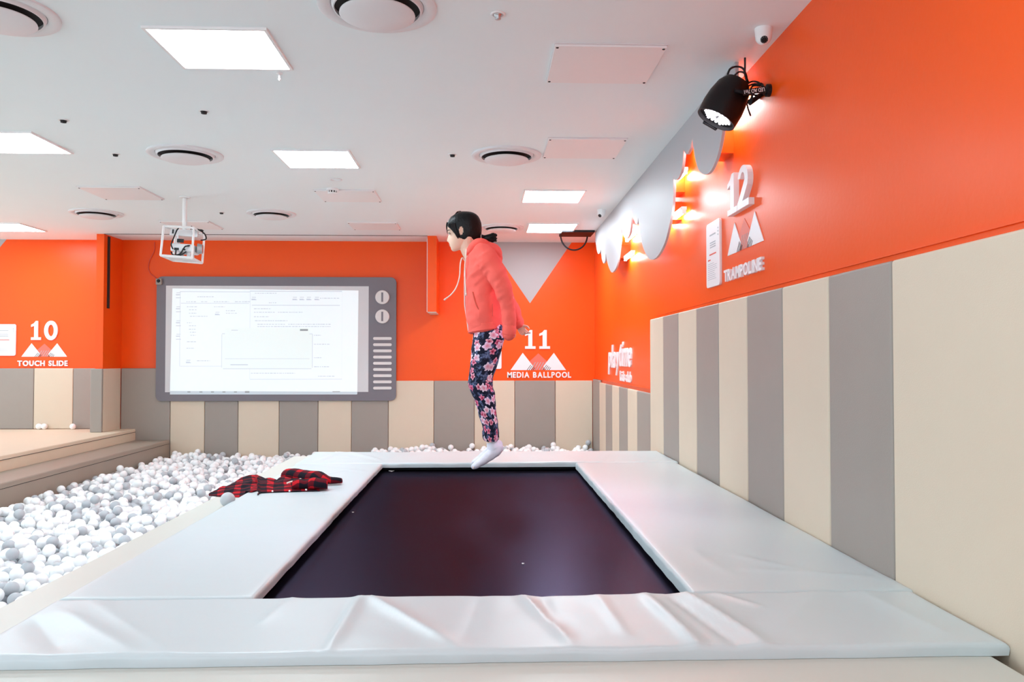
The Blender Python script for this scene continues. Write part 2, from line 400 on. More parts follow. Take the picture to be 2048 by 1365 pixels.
# ------------------------------------------------------------------ trampoline
xl, xr = -.80, .745
t = thing('trampoline', ((xl+xr)/2, (YI+YO)/2, 0), 'black rectangular trampoline sunk between silver padded mats', 'trampoline')
BEDZ = MATZ - .068
gm = MB(); nx, ny = 24, 40
gx = [xl-.06 + (xr-xl+.12)*i/nx for i in range(nx+1)]; gy = [YI-.1 + (YO-YI+.2)*j/ny for j in range(ny+1)]
gm.add([(x, y, BEDZ - .02*math.sin(PI*(x-gx[0])/(gx[-1]-gx[0]))*math.sin(PI*(y-gy[0])/(gy[-1]-gy[0])) - .016*math.exp(-(((x-.02)/.14)**2 + ((y-4.45)/.3)**2))) for y in gy for x in gx],
       [(j*(nx+1)+i, j*(nx+1)+i+1, (j+1)*(nx+1)+i+1, (j+1)*(nx+1)+i) for j in range(ny) for i in range(nx)])
gm.build('jumping_bed', M['bed'], t, smooth=True)
fr = MB()
for a, b in (((xl-.14, YI-.18), (xl-.08, YO+.18)), ((xr+.08, YI-.18), (xr+.14, YO+.18)), ((xl-.14, YI-.18), (xr+.14, YI-.12)), ((xl-.14, YO+.12), (xr+.14, YO+.18))):
    fr.box((a[0], a[1], BEDZ-.06), (b[0], b[1], BEDZ+.01))
fr.build('frame', M['blackm'], t, bevel=.008)
for x in (xl-.11, xr+.11):
    for y in (YI-.15, YO+.15):
        MB().box((x-.03, y-.03, FZ), (x+.03, y+.03, BEDZ-.061)).build('leg', M['blackm'], t)
# a few scraps on the bed
for x, y, lab in ((783, 944, 'white paper scrap at the far left corner of the trampoline bed'), (706, 1025, 'tiny white speck near the left side of the trampoline bed'), (1046, 1124, 'tiny white speck near the front middle of the trampoline bed')):
    p = at(x, y, Z=BEDZ); r = .022 if x == 783 else .006
    z0 = BEDZ - .02*math.sin(PI*(p.x-gx[0])/(gx[-1]-gx[0]))*math.sin(PI*(p.y-gy[0])/(gy[-1]-gy[0])) + .001
    m_ = MB(); m_.prism(lambda u, v, d: p + Vector((u, v, 0)) + Vector((0, 0, z0 - p.z + d + .3*abs(u))), [(-r, -.5*r), (.2*r, -r), (r, -.1*r), (.4*r, .8*r), (-.6*r, .9*r)], 0, .003)
    tag(m_.build('paper_scrap', M['white']), lab, 'paper scrap')

# ------------------------------------------------------------------ silver mats
def wr(x, y, seed):                          # crumple of a slack vinyl cover
    a = noise.noise(Vector((x*2.2, y*2.2, seed))); b = noise.noise(Vector((x*5+seed, y*5, 3.1)))
    return .004*a + .002*(1-abs(b))
def fold(x, y, p, q, w, h):
    px_, py_ = q[0]-p[0], q[1]-p[1]; L2 = px_*px_+py_*py_; s_ = ((x-p[0])*px_+(y-p[1])*py_)/L2
    if s_ < -.15 or s_ > 1.15: return 0
    dx, dy = x-p[0]-s_*px_, y-p[1]-s_*py_; e = min(1, (s_+.15)/.3, (1.15-s_)/.3)
    return h*e*(.55*math.exp(-(dx*dx+dy*dy)/(w*w)) + .45*math.exp(-math.sqrt(dx*dx+dy*dy)/(w*.35)))
def mat_pad(x0, x1, y0, y1, th, seed, label, folds=(), amp=1.0, zdrop=None, skew=(0, 0, 0, 0), res=.022):
    nx = max(8, int((x1-x0)/res)); ny = max(8, int((y1-y0)/res)); R = .016
    vs = []; fs = []
    def edge(dd): return 0 if dd > R else R - math.sqrt(max(0, R*R-(R-dd)**2))
    us = [0, .15*R, .5*R, R]; X = [x0+a for a in us] + [x0+R+(x1-x0-2*R)*i/nx for i in range(1, nx)] + [x1-a for a in us[::-1]]
    Yv = [y0+a for a in us] + [y0+R+(y1-y0-2*R)*i/ny for i in range(1, ny)] + [y1-a for a in us[::-1]]
    def pos(x, y, z):
        fx = (x-x0)/(x1-x0); fy = (y-y0)/(y1-y0)
        return Vector((x + (skew[0]*(1-fx)+skew[1]*fx)*(1-2*fy), y + (skew[2]*(1-fy)+skew[3]*fy)*(1-2*fx), z))
    nX, nY = len(X), len(Yv)
    for y in Yv:
        for x in X:
            d = min(x-x0, x1-x, y-y0, y1-y)
            z = MATZ - edge(d) + amp*wr(x, y, seed) + sum(fold(x, y, *f) for f in folds)
            if zdrop: z += zdrop(x, y)
            wob = .004*noise.noise(Vector((x*9, y*9, seed+5)))
            p = pos(x, y, z)
            if y in (y0, y1): p.y += wob
            if x in (x0, x1): p.x += wob
            vs.append(p)
    for j in range(nY-1):
        for i in range(nX-1): fs.append((j*nX+i, j*nX+i+1, (j+1)*nX+i+1, (j+1)*nX+i))
    rim = [i for i in range(nX)] + [j*nX+nX-1 for j in range(1, nY)] + [(nY-1)*nX+i for i in range(nX-2, -1, -1)] + [j*nX for j in range(nY-2, 0, -1)]
    n0 = len(vs)
    for k in rim:
        p = vs[k].copy(); p.z = MATZ - th + (zdrop(p.x, p.y) if zdrop else 0); c = pos((x0+x1)/2, (y0+y1)/2, p.z); p += (c-p).normalized()*.004; vs.append(p)
    m = len(rim)
    for k in range(m): fs.append((rim[k], n0+k, n0+(k+1) % m, rim[(k+1) % m]))
    fs.append(tuple(range(n0, n0+m)))
    b = MB().add(vs, fs); o = b.build('padded_mat', M['mat'], smooth=True, autosmooth=60)
    return tag(o, label, 'padded mat', 'silver padded mats round the trampoline')
def gp(x, y): p = at(x, y, Z=MATZ); return (p.x, p.y)
wall_in = lambda y: WX + WK*y - .052
nf = [(gp(722, 1192), gp(655, 1297), .03, .012), (gp(735, 1192), gp(905, 1290), .035, .011), (gp(700, 1205), gp(640, 1300), .02, -.007), (gp(590, 1195), gp(520, 1250), .03, .006),
      (gp(1045, 1192), gp(1138, 1285), .03, .012), (gp(1085, 1192), gp(1105, 1260), .03, -.006), (gp(1195, 1192), gp(1250, 1270), .025, .007),
      (gp(1290, 1192), gp(1398, 1295), .03, .016), (gp(1365, 1185), gp(1530, 1292), .035, .014), (gp(1340, 1195), gp(1470, 1290), .02, -.008), (gp(1420, 1185), gp(1520, 1215), .02, .006),
      (gp(1640, 1185), gp(1560, 1260), .06, .006), (gp(130, 1225), gp(260, 1300), .05, .008), (gp(75, 1240), gp(120, 1300), .05, -.006), (gp(180, 1200), gp(330, 1300), .04, .005), (gp(960, 1195), gp(930, 1280), .04, -.005), (gp(1700, 1175), gp(1880, 1260), .05, .006)]
tilt = lambda x, y: -.018*max(0, min(1, (YI-y)/.5))*max(0, min(1, (x-.3)/1.0))
mat_pad(XM, wall_in(2.5)-.002, YN, YI, .036, 1.0, 'silver vinyl mat across the front of the trampoline with deep creases', nf, 1.2, res=.012)
lfolds = [(gp(600, 960), gp(700, 940), .02, .004), (gp(560, 1000), gp(690, 985), .02, .003), (gp(590, 930), gp(740, 945), .03, .004)]
mat_pad(XM, xl, YI+.006, YO-.006, .0365, 2.0, 'silver vinyl mat along the left side of the trampoline under the plaid shirt', lfolds, .6)
rfolds = [(gp(1500, 1140), gp(1770, 1158), .03, .007), (gp(1460, 1110), gp(1640, 1150), .03, .005), (gp(1380, 1100), gp(1460, 1150), .03, .004)]
mat_pad(xr, wall_in(4.2)-.004, YI+.006, YO-.006, .05, 3.0, 'silver vinyl mat along the right side of the trampoline against the tall pads', rfolds, .5)
ff = [(gp(680, 905), gp(640, 922), .03, .008), (gp(705, 906), gp(760, 922), .03, .009), (gp(650, 910), gp(700, 915), .02, .007), (gp(1220, 905), gp(1200, 925), .04, .006)]
mat_pad(XM-.02, wall_in(6.6)-.004, YO, YE, .0365, 4.0, 'silver vinyl mat across the far end of the trampoline behind the jumping girl', ff, 1.3)
# plinth under the mats (hidden wood box)
pln = MB().box((XM+.06, YO+.19, FZ), (wall_in(6.6)-.01, YE-.01, MATZ-.0375)).build('plinth', M['curb']); pln['kind'] = 'structure'; pln.name = 'trim_8'
pln = MB().box((xr+.15, YI-.1, FZ), (wall_in(2.8)-.01, YO+.18, MATZ-.0625)).build('trim_9', M['curb']); pln['kind'] = 'structure'
pln = MB().box((XM+.055, YI-.1, FZ), (xl-.15, YO+.18, MATZ-.0375)).build('trim_10', M['curb']); pln['kind'] = 'structure'

# ------------------------------------------------------------------ big toy television on the back wall
def bw(x, y, d=0): p = at(x, y, Y=YB-d); return (p.x, p.z)
D0 = .045                                     # stands proud of the pads
c0 = bw(311, 803, .07); c1 = bw(793, 555, .07)
t = thing('television_panel', ((c0[0]+c1[0])/2, YB-D0, c0[1]), 'grey board shaped like an old television set with a bright projected screen', 'wall screen')
outl = rrect(c0[0], c1[0], c0[1], c1[1], .085, 8)
bdy = MB().prism(backmap, outl, .0405, .075).build('casing', M['tvgrey'], t, bevel=.004)
s0, s1 = bw(330, 785, .075), bw(737.5, 573, .075)
MB().mbox(backmap, s0[0], s1[0], s0[1], s1[1], .07, .0765).build('screen', M['screen'], t)
def quad(name, pts, d, m, parent): return MB().prism(backmap, [bw(x, y, .075) for x, y in pts], d-.0004, d).build(name, m, parent)
img = quad('picture', [(340, 788), (714.5, 788.5), (717, 581.5), (345, 577.5)], .0775, M['image'], t)
tag(img, 'projected computer desktop with pale windows')
def strip(mb, x0, x1, y, h, d): 
    a = bw(x0, y+h/2, .075); b = bw(x1, y-h/2, .075); mb.mbox(backmap, a[0], b[0], a[1], b[1], d-.0003, d)
def frame_lines(mb, x0, y0, x1, y1, w, d):
    strip(mb, x0, x1, y0, w, d); strip(mb, x0, x1, y1, w, d)
    for x in (x0, x1):
        a = bw(x-w/2, y1, .075); b = bw(x+w/2, y0, .075); mb.mbox(backmap, a[0], b[0], a[1], b[1], d-.0003, d)
D1 = .0779
lines = MB(); dark = MB()
frame_lines(lines, 360, 584, 500, 733, .7, D1); frame_lines(lines, 500, 583, 684, 759, 1.0, D1)
strip(lines, 504, 680, 611, .7, D1); strip(lines, 362, 498, 607, .6, D1)
rnd = random.Random(3)
def dashes(mb, x0, x1, y, h=1.6, lo=2, hi=6):
    x = x0
    while x < x1:
        w = rnd.uniform(lo, hi); strip(mb, x, min(x1, x+w), y, h*rnd.uniform(.7, 1), D1); x += w + rnd.uniform(.8, 2)
for x0, x1, y in ((395, 428, 594), (373, 392, 604), (402, 415, 604), (428, 458, 604), (470, 500, 604), (374, 394, 614), (428, 450, 614), (378, 393, 620), (378, 393, 627), (380, 415, 633), (374, 384, 646),
                  (378, 392, 652), (378, 392, 659), (380, 392, 665), (381, 392, 671), (374, 392, 684), (373, 388, 697), (394, 420, 722), (452, 470, 622), (452, 474, 627), (510, 553, 587), (640, 680, 597),
                  (538, 553, 606), (508, 542, 618), (508, 550, 625), (556, 605, 625), (508, 538, 634), (510, 575, 642), (515, 570, 649), (577, 662, 649), (515, 662, 653.5), (628, 642, 671), (628, 660, 689),
                  (628, 643, 716), (628, 660, 734), (502, 590, 747), (636, 670, 753)):
    dashes(lines, x0, x1, y)
for x, y in ((357, 588), (357, 616), (357, 644), (357, 671), (435, 627), (508, 597), (590, 597), (604, 597), (618, 597), (634, 597), (377, 723)):
    strip(lines, x-4, x+4, y-2, 1.2, D1); strip(lines, x-5, x+3, y+2, 2.2, D1); strip(lines, x-5, x+5, y+8 if x == 357 else y+3, 1.4, D1)
lines.build('window_lines', M['imagel'], img)
quad('taskbar', [(340, 789.5), (714, 789.5), (714.3, 784), (340.3, 782.5)], .0783, M['bar'], img)
for x0, x1, y, h in [(x-3, x+3, 784.5, 2.2) for x in (378, 402, 425, 448, 471)] + [(490, 499, 784.5, 3.5), (665, 680, 784, 1.5)]:
    dark = MB(); strip(dark, x0, x1, y, h, .0788); dark.build('taskbar_icon', M['imaged'], img)
dlg = MB()
dlg.prism(backmap, [(u, v) for u, v in rrect(*(lambda a, b: (a[0], b[0], a[1], b[1]))(bw(443.5, 738, .075), bw(625, 668, .075)), .02)], D1, D1+.0004)
a, b = bw(450, 670, .075), bw(619, 657, .075); dlg.mbox(backmap, a[0], b[0], a[1], b[1], D1, D1+.0006)
q = dlg.build('dialog_window', M['imageb'], img)
ln = MB(); Q = D1 + .0009
def pstrip(x0, x1, y, h, mb=ln): strip(mb, x0, x1, y, h, Q)
pstrip(446, 623, 738, 1.1); a, b = bw(443, 736, .075), bw(444.3, 669, .075); ln.mbox(backmap, a[0], b[0], a[1], b[1], Q-.0004, Q)
a, b = bw(624.2, 736, .075), bw(625.6, 669, .075); ln.mbox(backmap, a[0], b[0], a[1], b[1], Q-.0004, Q)
pstrip(444, 450, 668, 1.1); pstrip(619, 625, 668.5, 1.1); pstrip(450, 619, 718, .7); pstrip(461, 496, 730, 1.8); pstrip(463, 476, 661, 1.2)
ln.build('window_lines', M['imagel'], q)
db = MB(); strip(db, 600, 616, 660.5, 3.6, Q); db.build('window_buttons', M['imaged'], q)
for y in (595, 633.5):
    c = at(765, y, Y=YB-.075); kb = MB().lathe([(0, .03), (.098, .03), (.104, .024), (.104, 0)], (c.x, YB-.076, c.z), (0, -1, 0), 40).build('knob', M['knob'], t, smooth=True, autosmooth=40)
    MB().box((c.x-.014, YB-.1085, c.z-.07), (c.x+.014, YB-.1062, c.z+.07)).build('slot', M['tvgrey'], kb)
for i in range(9):
    y = 677.5 + i*12.4; a, b = bw(746.5, y+2.8, .075), bw(783.5, y-2.8, .075)
    MB().prism(backmap, rrect(a[0], b[0], a[1], b[1], .019, 4), .0755, .088).build('speaker_bar', M['knob'], t)
# little sensor on the television corner and its wire
c = at(319, 564, Y=YB-.075)
sn = thing('sensor_box', (c.x, YB-.075, c.z), 'small beige sensor box on the top left corner of the television board', 'sensor')
MB().box((c.x-.04, YB-.115, c.z-.045), (c.x+.045, YB-.0755, c.z+.045)).build('case', M['taupe'], sn, bevel=.006)
MB().lathe([(0, .012), (.02, .012), (.026, 0)], (c.x, YB-.115, c.z+.01), (0, -1, 0), 16).build('lens', M['black'], sn)
wp = [at(x, y, Y=YB-.012) for x, y in ((309, 484), (309, 500), (304, 512), (299, 522), (297, 535), (300, 546), (308, 553), (314, 558))]
wire = MB().tube(catmull(wp, 5), .006, 6).build('cable', M['redink'])
tag(wire, 'thin wire trailing down the orange wall to the sensor box', 'cable')

# ------------------------------------------------------------------ raised lettering and signs
def text_mesh(txt, bold=0.0, ext=0.5):
    cu = bpy.data.curves.new('letters', 'FONT'); cu.body = txt; cu.size = 1; cu.offset = bold; cu.extrude = ext; cu.resolution_u = 4
    ob = bpy.data.objects.new('letters', cu); COL.objects.link(ob); bpy.context.view_layer.update()
    me = bpy.data.meshes.new_from_object(ob.evaluated_get(bpy.context.evaluated_depsgraph_get()))
    vs = [v.co.copy() for v in me.vertices]; fs = [tuple(p.vertices) for p in me.polygons]
    bpy.data.objects.remove(ob); bpy.data.curves.remove(cu); bpy.data.meshes.remove(me); return vs, fs
def word(parent, txt, fn, u0, u1, v0, v1, d0, d1, m, bold=.03, gap=.12, space=.42, shear=0.0):
    """each letter a child of the sign; u runs along the reading direction"""
    glyphs = []; x = 0
    for ch in txt:
        if ch == ' ': x += space; continue
        vs, fs = text_mesh(ch, bold)
        a, b = min(v.x for v in vs), max(v.x for v in vs); glyphs.append((vs, fs, x-a)); x += b-a+gap
    wd = x-gap; lo = min(v.y for g in glyphs for v in g[0]); hi = max(v.y for g in glyphs for v in g[0])
    for vs, fs, dx in glyphs:
        pts = []
        for v in vs:
            q = (v.y-lo)/(hi-lo)
            pts.append(fn(u0+(u1-u0)*(v.x+dx+shear*q)/wd, v0+(v1-v0)*q, d0 if v.z < 0 else d1))
        MB().add(pts, fs).build('letter', m, parent)
ONE = [(.0, .8), (.0, .68), (.24, .74), (.24, .14), (0, .14), (0, 0), (.78, 0), (.78, .14), (.54, .14), (.54, 1.0), (.36, 1.0), (.22, .88)]
def arc(cx, cy, rx, ry, a0, a1, n): return [(cx+rx*math.cos(math.radians(a0+(a1-a0)*i/n)), cy+ry*math.sin(math.radians(a0+(a1-a0)*i/n))) for i in range(n+1)]
TWO = arc(.39, .66, .36, .35, 165, -22, 14) + arc(.39, .66, .36, .35, -30, -30, 1)[:1] + [(.36, .16), (.8, .16), (.8, 0), (0, 0), (0, .14), (.42, .54)] + arc(.37, .68, .15, .17, -12, 165, 8)
def digit(parent, ch, fn, u0, u1, v0, v1, d0, d1):
    sc = lambda p: (u0+(u1-u0)*p[0], v0+(v1-v0)*p[1])
    b = MB()
    if ch == '0':
        n = 32; oo = [sc((.4+.4*math.cos(2*PI*i/n), .5+.5*math.sin(2*PI*i/n))) for i in range(n)]; ii = [sc((.4+.17*math.cos(2*PI*i/n), .5+.3*math.sin(2*PI*i/n))) for i in range(n)]
        b.rings([[fn(*p, d) for p in r] for r, d in ((oo, d0), (oo, d1), (ii, d1), (ii, d0), (oo, d0))], cap=False)
    else: b.prism(fn, [sc(p) for p in (ONE if ch == '1' else TWO)], d0, d1)
    b.build('digit', M['letter'], parent)
def emblem(fn, u0, u1, v0, v1, label):
    w = u1-u0; h = v1-v0
    P = lambda pts: [(u0+w*x, v0+h*y) for x, y in pts]
    o = fn((u0+u1)/2, v0, 0); t = thing('mountain_emblem', o, label, 'emblem', 'mountain emblems')
    MB().prism(fn, P([(.36, 0), (.5, .26), (.64, 0), (.69, .32), (.5, .98), (.31, .32)][:0] + [(.37, .0), (.63, .0), (.685, .42), (.5, .97), (.315, .42)]), 0, .002).build('middle_peak', M['pink'], t)
    MB().prism(fn, P([(0, 0), (.37, 0), (.41, .22), (.22, 1)]), .0, .004).build('left_peak', M['letter'], t)
    MB().prism(fn, P([(.63, 0), (1, 0), (.78, 1), (.59, .22)]), .0, .004).build('right_peak', M['letter'], t)
    hb = MB()
    for k in range(4):
        for base in (.29, .575):
            x = base + .036*k; hb.prism(fn, P([(x, 0), (x+.012, 0), (x+.012+.07-.012*k, .30-.05*k), (x+.07-.012*k, .30-.05*k)]), .004, .0055)
    hb.build('hatching', M['hatch'], t)
    pk = MB()
    for k in range(5):
        x = .36 + .05*k; pk.prism(fn, P([(x, 0.02), (x+.014, 0.02), (x+.094, .46), (x+.08, .46)]), .0021, .003)
    pk.build('pink_stripes', M['grey_paint'], t)
def notice(fn, u0, u1, v0, v1, label):
    t = thing('notice_board', fn((u0+u1)/2, v0, 0), label, 'notice board', 'notice boards')
    MB().prism(fn, rrect(u0, u1, v0, v1, .025, 5), 0, .018).build('panel', M['letter'], t, bevel=.002)
    w = u1-u0; h = v1-v0; ink = MB(); red = MB()
    r = random.Random(int(u0*100))
    def ln(mb, a, b, y, hh): mb.mbox(fn, u0+w*a, u0+w*b, v0+h*(y-hh/2), v0+h*(y+hh/2), .0182, .0192)
    hd_ = MB(); mk_ = MB(); ln(hd_, .28, .72, .80, .022); hd_.build('heading', M['ink'], t)
    for k in range(9): ln(ink, .14, .14+r.uniform(.45, .68), .36-.03*k, .006)
    for k in range(3): ln(mk_, .88, .93, .86-.05*k, .02)
    mk_.build('corner_marks', M['ink'], t); sb_ = MB()
    for k in range(3): ln(sb_, .3, .72, .68-.035*k, .016)
    sb_.build('table_lines', M['ink'], t)
    ln(red, .26, .76, .50, .022); ln(red, .14, .34, .42, .02)
    ink.build('printed_lines', M['ink'], t); red.build('red_lines', M['redink'], t)
def bx_(x): return at(x, 700, Y=YB).x
def bz_(y): return at(700, y, Y=YB).z
# touch slide
ctr = (bx_(90), YB, bz_(681))
t = thing('number_sign', ctr, 'raised white number 10 above the touch slide lettering', 'number sign', 'number signs')
digit(t, '1', backmap, bx_(63), bx_(88.5), bz_(681), bz_(643.5), .0, .02); digit(t, '0', backmap, bx_(89), bx_(117+6), bz_(681.5), bz_(643), .0, .02)
emblem(backmap, bx_(43), bx_(134.5), bz_(714), bz_(687.5), 'white and pink mountain emblem under the number 10')
t = thing('word_sign', (bx_(87), YB, bz_(733)), 'raised white lettering TOUCH SLIDE just above the platform pads', 'lettering', 'word signs')
word(t, 'TOUCH SLIDE', backmap, bx_(36.5), bx_(137), bz_(732.5), bz_(721.5), 0, .02, M['letter'], bold=.035)
notice(backmap, bx_(-20), bx_(32.5), bz_(712), bz_(650), 'white notice board left of the number 10 cut by the picture edge')
# media ballpool
t = thing('number_sign', (bx_(1077), YB, bz_(698)), 'raised white number 11 above the media ballpool lettering', 'number sign', 'number signs')
digit(t, '1', backmap, bx_(1050), bx_(1077), bz_(698), bz_(660), 0, .02); digit(t, '1', backmap, bx_(1078.5), bx_(1106), bz_(698), bz_(660), 0, .02)
emblem(backmap, bx_(1021), bx_(1132), bz_(741), bz_(706), 'white and pink mountain emblem under the number 11')
t = thing('word_sign', (bx_(1078), YB, bz_(757)), 'raised white lettering MEDIA BALLPOOL beside the back right corner', 'lettering', 'word signs')
word(t, 'MEDIA BALLPOOL', backmap, bx_(1014.5), bx_(1142), bz_(756.5), bz_(744.5), 0, .02, M['letter'], bold=.035)
notice(backmap, bx_(950), bx_(1003), bz_(738.5), bz_(690), 'white notice board half hidden behind the jumping girl')
# trampoline
rmap = lambda u, v, d: rightmap(-u, v, d)                    # u grows towards the lens, the reading direction
def rs(x, y=500): return -at(x, y, off=0).y
def rz(x, y): return at(x, y, off=0).z
z0, z1 = (rz(1466, 433)+rz(1512, 407))/2, (rz(1507, 327)+rz(1475, 344))/2
t = thing('number_sign', rightmap(-rs(1490), z0, 0), 'raised white number 12 high on the glossy right wall', 'number sign', 'number signs')
u0, u1 = rs(1466), rs(1509); um = u0+(u1-u0)*.48
digit(t, '1', rmap, u0, u0+(um-u0)/.80, z0, z1, .0, .035); digit(t, '2', rmap, um+.004, um+.004+(u1-um)/.8, z0, z1, 0, .035)
emblem(rmap, rs(1456), rs(1528.5), (rz(1456, 513)+rz(1528, 481))/2, (rz(1470, 446)+rz(1511, 422))/2, 'white and pink mountain emblem under the number 12')
t = thing('word_sign', rightmap(-rs(1490), rz(1490, 550), 0), 'raised white lettering TRAMPOLINE on the right wall', 'lettering', 'word signs')
word(t, 'TRAMPOLINE', rmap, rs(1453), rs(1529), (rz(1453, 564)+rz(1529, 542))/2, (rz(1453, 540)+rz(1529, 515))/2, 0, .02, M['letter'], bold=.03, gap=.09)
notice(rmap, rs(1417.5), rs(1444), (rz(1418, 577)+rz(1444, 570))/2, (rz(1418, 450)+rz(1443, 436))/2, 'tall white notice board beside the number 12 on the right wall')
# brand lettering near the corner
t = thing('logo_sign', rightmap(-rs(1240, 740), rz(1240, 750), 0), 'raised white playtime kids club logo low on the right wall near the back corner', 'logo')
word(t, 'play', rmap, rs(1218, 700), rs(1240, 700), rz(1225, 750), rz(1228, 690), 0, .016, M['letter'], bold=.02, gap=.06, shear=.1)
word(t, 'time', rmap, rs(1239.5, 700), rs(1264, 700), rz(1250, 734), rz(1246, 684), 0, .016, M['letter'], bold=.02, gap=.06, shear=.12)
word(t, 'kids club', rmap, rs(1241, 755), rs(1264, 755), rz(1252, 764), rz(1252, 743), 0, .012, M['letter'], bold=.015, gap=.06, space=.25)

# ------------------------------------------------------------------ ceiling: lights, hatches, vents, detectors
def light(x0, x1, y0, y1, label):
    t = thing('ceiling_light', ((x0+x1)/2, (y0+y1)/2, CEIL), label, 'ceiling light', 'square ceiling lights')
    w = .018; f = MB()
    for a, b in (((x0-w, y0-w), (x1+w, y0)), ((x0-w, y1), (x1+w, y1+w)), ((x0-w, y0), (x0, y1)), ((x1, y0), (x1+w, y1))):
        f.box((*a, CEIL-.014), (*b, CEIL))
    f.build('frame', M['white'], t)
    MB().box((x0, y0, CEIL-.008), (x1, y1, CEIL-.0005)).build('diffuser', M['lamp'], t)
def cy_(y, x=960): return at(x, y, Z=CEIL).y
def cx_(x, y): return at(x, y, Z=CEIL).x
def span(xa, ya, xb, yb_, sq=None):          # two opposite corners seen on the ceiling
    a, b = at(xa, ya, Z=CEIL), at(xb, yb_, Z=CEIL); return (a.x, b.x, a.y, b.y)
L_ = [(320, 578, 64, 140, 'large lit ceiling light nearest the lens at the upper left'), (563, 712, 303, 336, 'lit square ceiling light in the middle of the ceiling'),
      (1052, 1160, 379, 402, 'lit ceiling light right of the girl, nearer of the two on the right'), (1059, 1147, 446, 463, 'lit ceiling light right of the girl, farther of the two by the back wall')]
for xa, xb, ya, yb_, lab in L_:
    y0, y1 = cy_(ya), cy_(yb_); xm = cx_((xa+xb)/2, (ya+yb_)/2); light(xm-.31, xm+.31, y0, y1, lab)
for xr_, ya, yb_, lab in ((98, 264, 301, 'lit ceiling light cut by the left picture edge, nearer one'), (64, 447, 461, 'lit ceiling light cut by the left picture edge, farther one above the 10')):
    y0, y1 = cy_(ya, 90), cy_(yb_, 60); xm = cx_(xr_, (ya+yb_)/2); light(xm-.62, xm, y0, max(y1, y0+.6), lab)
# added fill lamps, unseen, carrying the ceiling light grid on past the lens
for x, y in ((-1.47, 1.7), (-3.9, 1.7), (.75, 1.7), (-1.47, -.9), (-3.9, 3.9)):
    la = bpy.data.lights.new('room_fill_light', 'AREA'); la.shape = 'SQUARE'; la.size = .6; la.energy = 5*PI*.36; la.color = (.86, 1, 1.08)
    lo_ = bpy.data.objects.new('room_fill_light', la); COL.objects.link(lo_); lo_.location = (x, y, CEIL-.012)
def hatch(cxp, xa, xb, ya, yb_, label, lift=.006):
    y0, y1 = cy_(ya), cy_(yb_); xm = cx_((xa+xb)/2, (ya+yb_)/2); w = .30
    t = thing('access_panel', (xm, (y0+y1)/2, CEIL), label, 'access panel', 'ceiling access panels')
    MB().box((xm-w-.02, y0-.02, CEIL-.004), (xm+w+.02, y1+.02, CEIL)).build('frame', M['cap'], t)
    MB().box((xm-w-.015, y0-.012, CEIL-.010-lift), (xm+w+.015, y1+.018, CEIL-.004)).build('panel', M['white'], t, bevel=.002)
    for sx in (-1, 1):
        for y in (y0+.01, y1-.006):
            MB().lathe([(0, .003), (.007, .003), (.009, 0)], (xm+sx*(w-.0), y, CEIL-.010-lift), (0, 0, -1), 10).build('screw', M['dark'], t)
for a in ((0, 1106, 1312, 86, 157, 'pale ceiling access panel nearest the stage light'), (0, 1092, 1244, 274, 311, 'pale ceiling access panel right beside the round vent'), (0, 190, 320, 379, 402, 'pale ceiling access panel left of the projector pole'),
          (0, 640, 757, 382, 403, 'pale ceiling access panel behind the smoke detector'), (0, 701, 800, 446, 459, 'small pale ceiling access panel in front of the girl'), (0, 335, 448, 446, 460, 'pale ceiling access panel directly above the caged projector')):
    hatch(*a)
def vent(px_, py_, r, label):
    c = at(px_, py_, Z=CEIL)
    t = thing('ceiling_vent', c, label, 'ceiling vent', 'round ceiling vents')
    MB().lathe([(r, 0), (r, -.012), (r*.97, -.017), (r*.86, -.017), (r*.80, -.010), (r*.78, -.002)], c, n=56).build('outer_ring', M['cap'], t, smooth=True, autosmooth=35)
    MB().lathe([(r*.785, -.0015), (0, -.0015)], c, n=40).build('duct_opening', M['dark'], t)
    MB().lathe([(r*.775, -.003), (r*.74, -.024), (r*.715, -.024), (r*.73, -.003)], c, n=56).build('inner_ring', M['cap'], t, smooth=True, autosmooth=35)
    MB().lathe([(r*.5, -.03), (r*.63, -.042), (r*.635, -.048), (r*.6, -.054), (r*.3, -.06), (0, -.062)], c, n=56).build('dish', M['cap'], t, smooth=True, autosmooth=50)
for a in ((755, 12, .295, 'large round ceiling vent cut by the top edge above the television'), (-8, 22, .29, 'round ceiling vent cut by the top left corner'), (371, 308, .31, 'round ceiling vent left of the middle ceiling light'),
          (1013, 310, .30, 'round ceiling vent between the girl and the stage light'), (193, 426, .30, 'round ceiling vent left of the projector cage'), (543, 427, .29, 'round ceiling vent right of the projector cage'), (1003, 455, .30, 'round ceiling vent just behind the ponytail of the girl')):
    vent(*a)
def dot(px_, py_, label, r=.022):
    c = at(px_, py_, Z=CEIL); t = thing('sprinkler', c, label, 'sprinkler', 'small sprinkler heads in the ceiling')
    MB().lathe([(r*1.7, 0), (r*1.7, -.004), (r*1.2, -.006)], c, n=20).build('rosette', M['white'], t)
    MB().lathe([(r*1.2, -.004), (r*.9, -.0055), (r*.9, -.02), (0, -.024)], c, n=16).build('nozzle', M['dark'], t, smooth=True)
for a in ((408, 222, 'dark sprinkler head right of centre below the large lit light'), (127, 240, 'dark sprinkler head at the left above the cut light'), (231, 308, 'dark sprinkler head just left of a round vent'), (443, 425, 'dark sprinkler head right of the projector pole'),
          (905, 309, 'dark sprinkler head left of the round vent over the girl')): dot(*a)
c = at(996, 28, Z=CEIL); t = thing('fire_sprinkler', c, 'steel recessed sprinkler at the top of the picture', 'sprinkler', 'sprinklers')
MB().lathe([(.038, 0), (.038, -.004), (.026, -.007), (.024, -.002)], c, n=24).build('rosette', M['white'], t, smooth=True)
MB().lathe([(.024, -.002), (.02, -.012), (.012, -.02), (.016, -.026), (0, -.028)], c, n=16).build('nozzle', M['steel'], t, smooth=True)
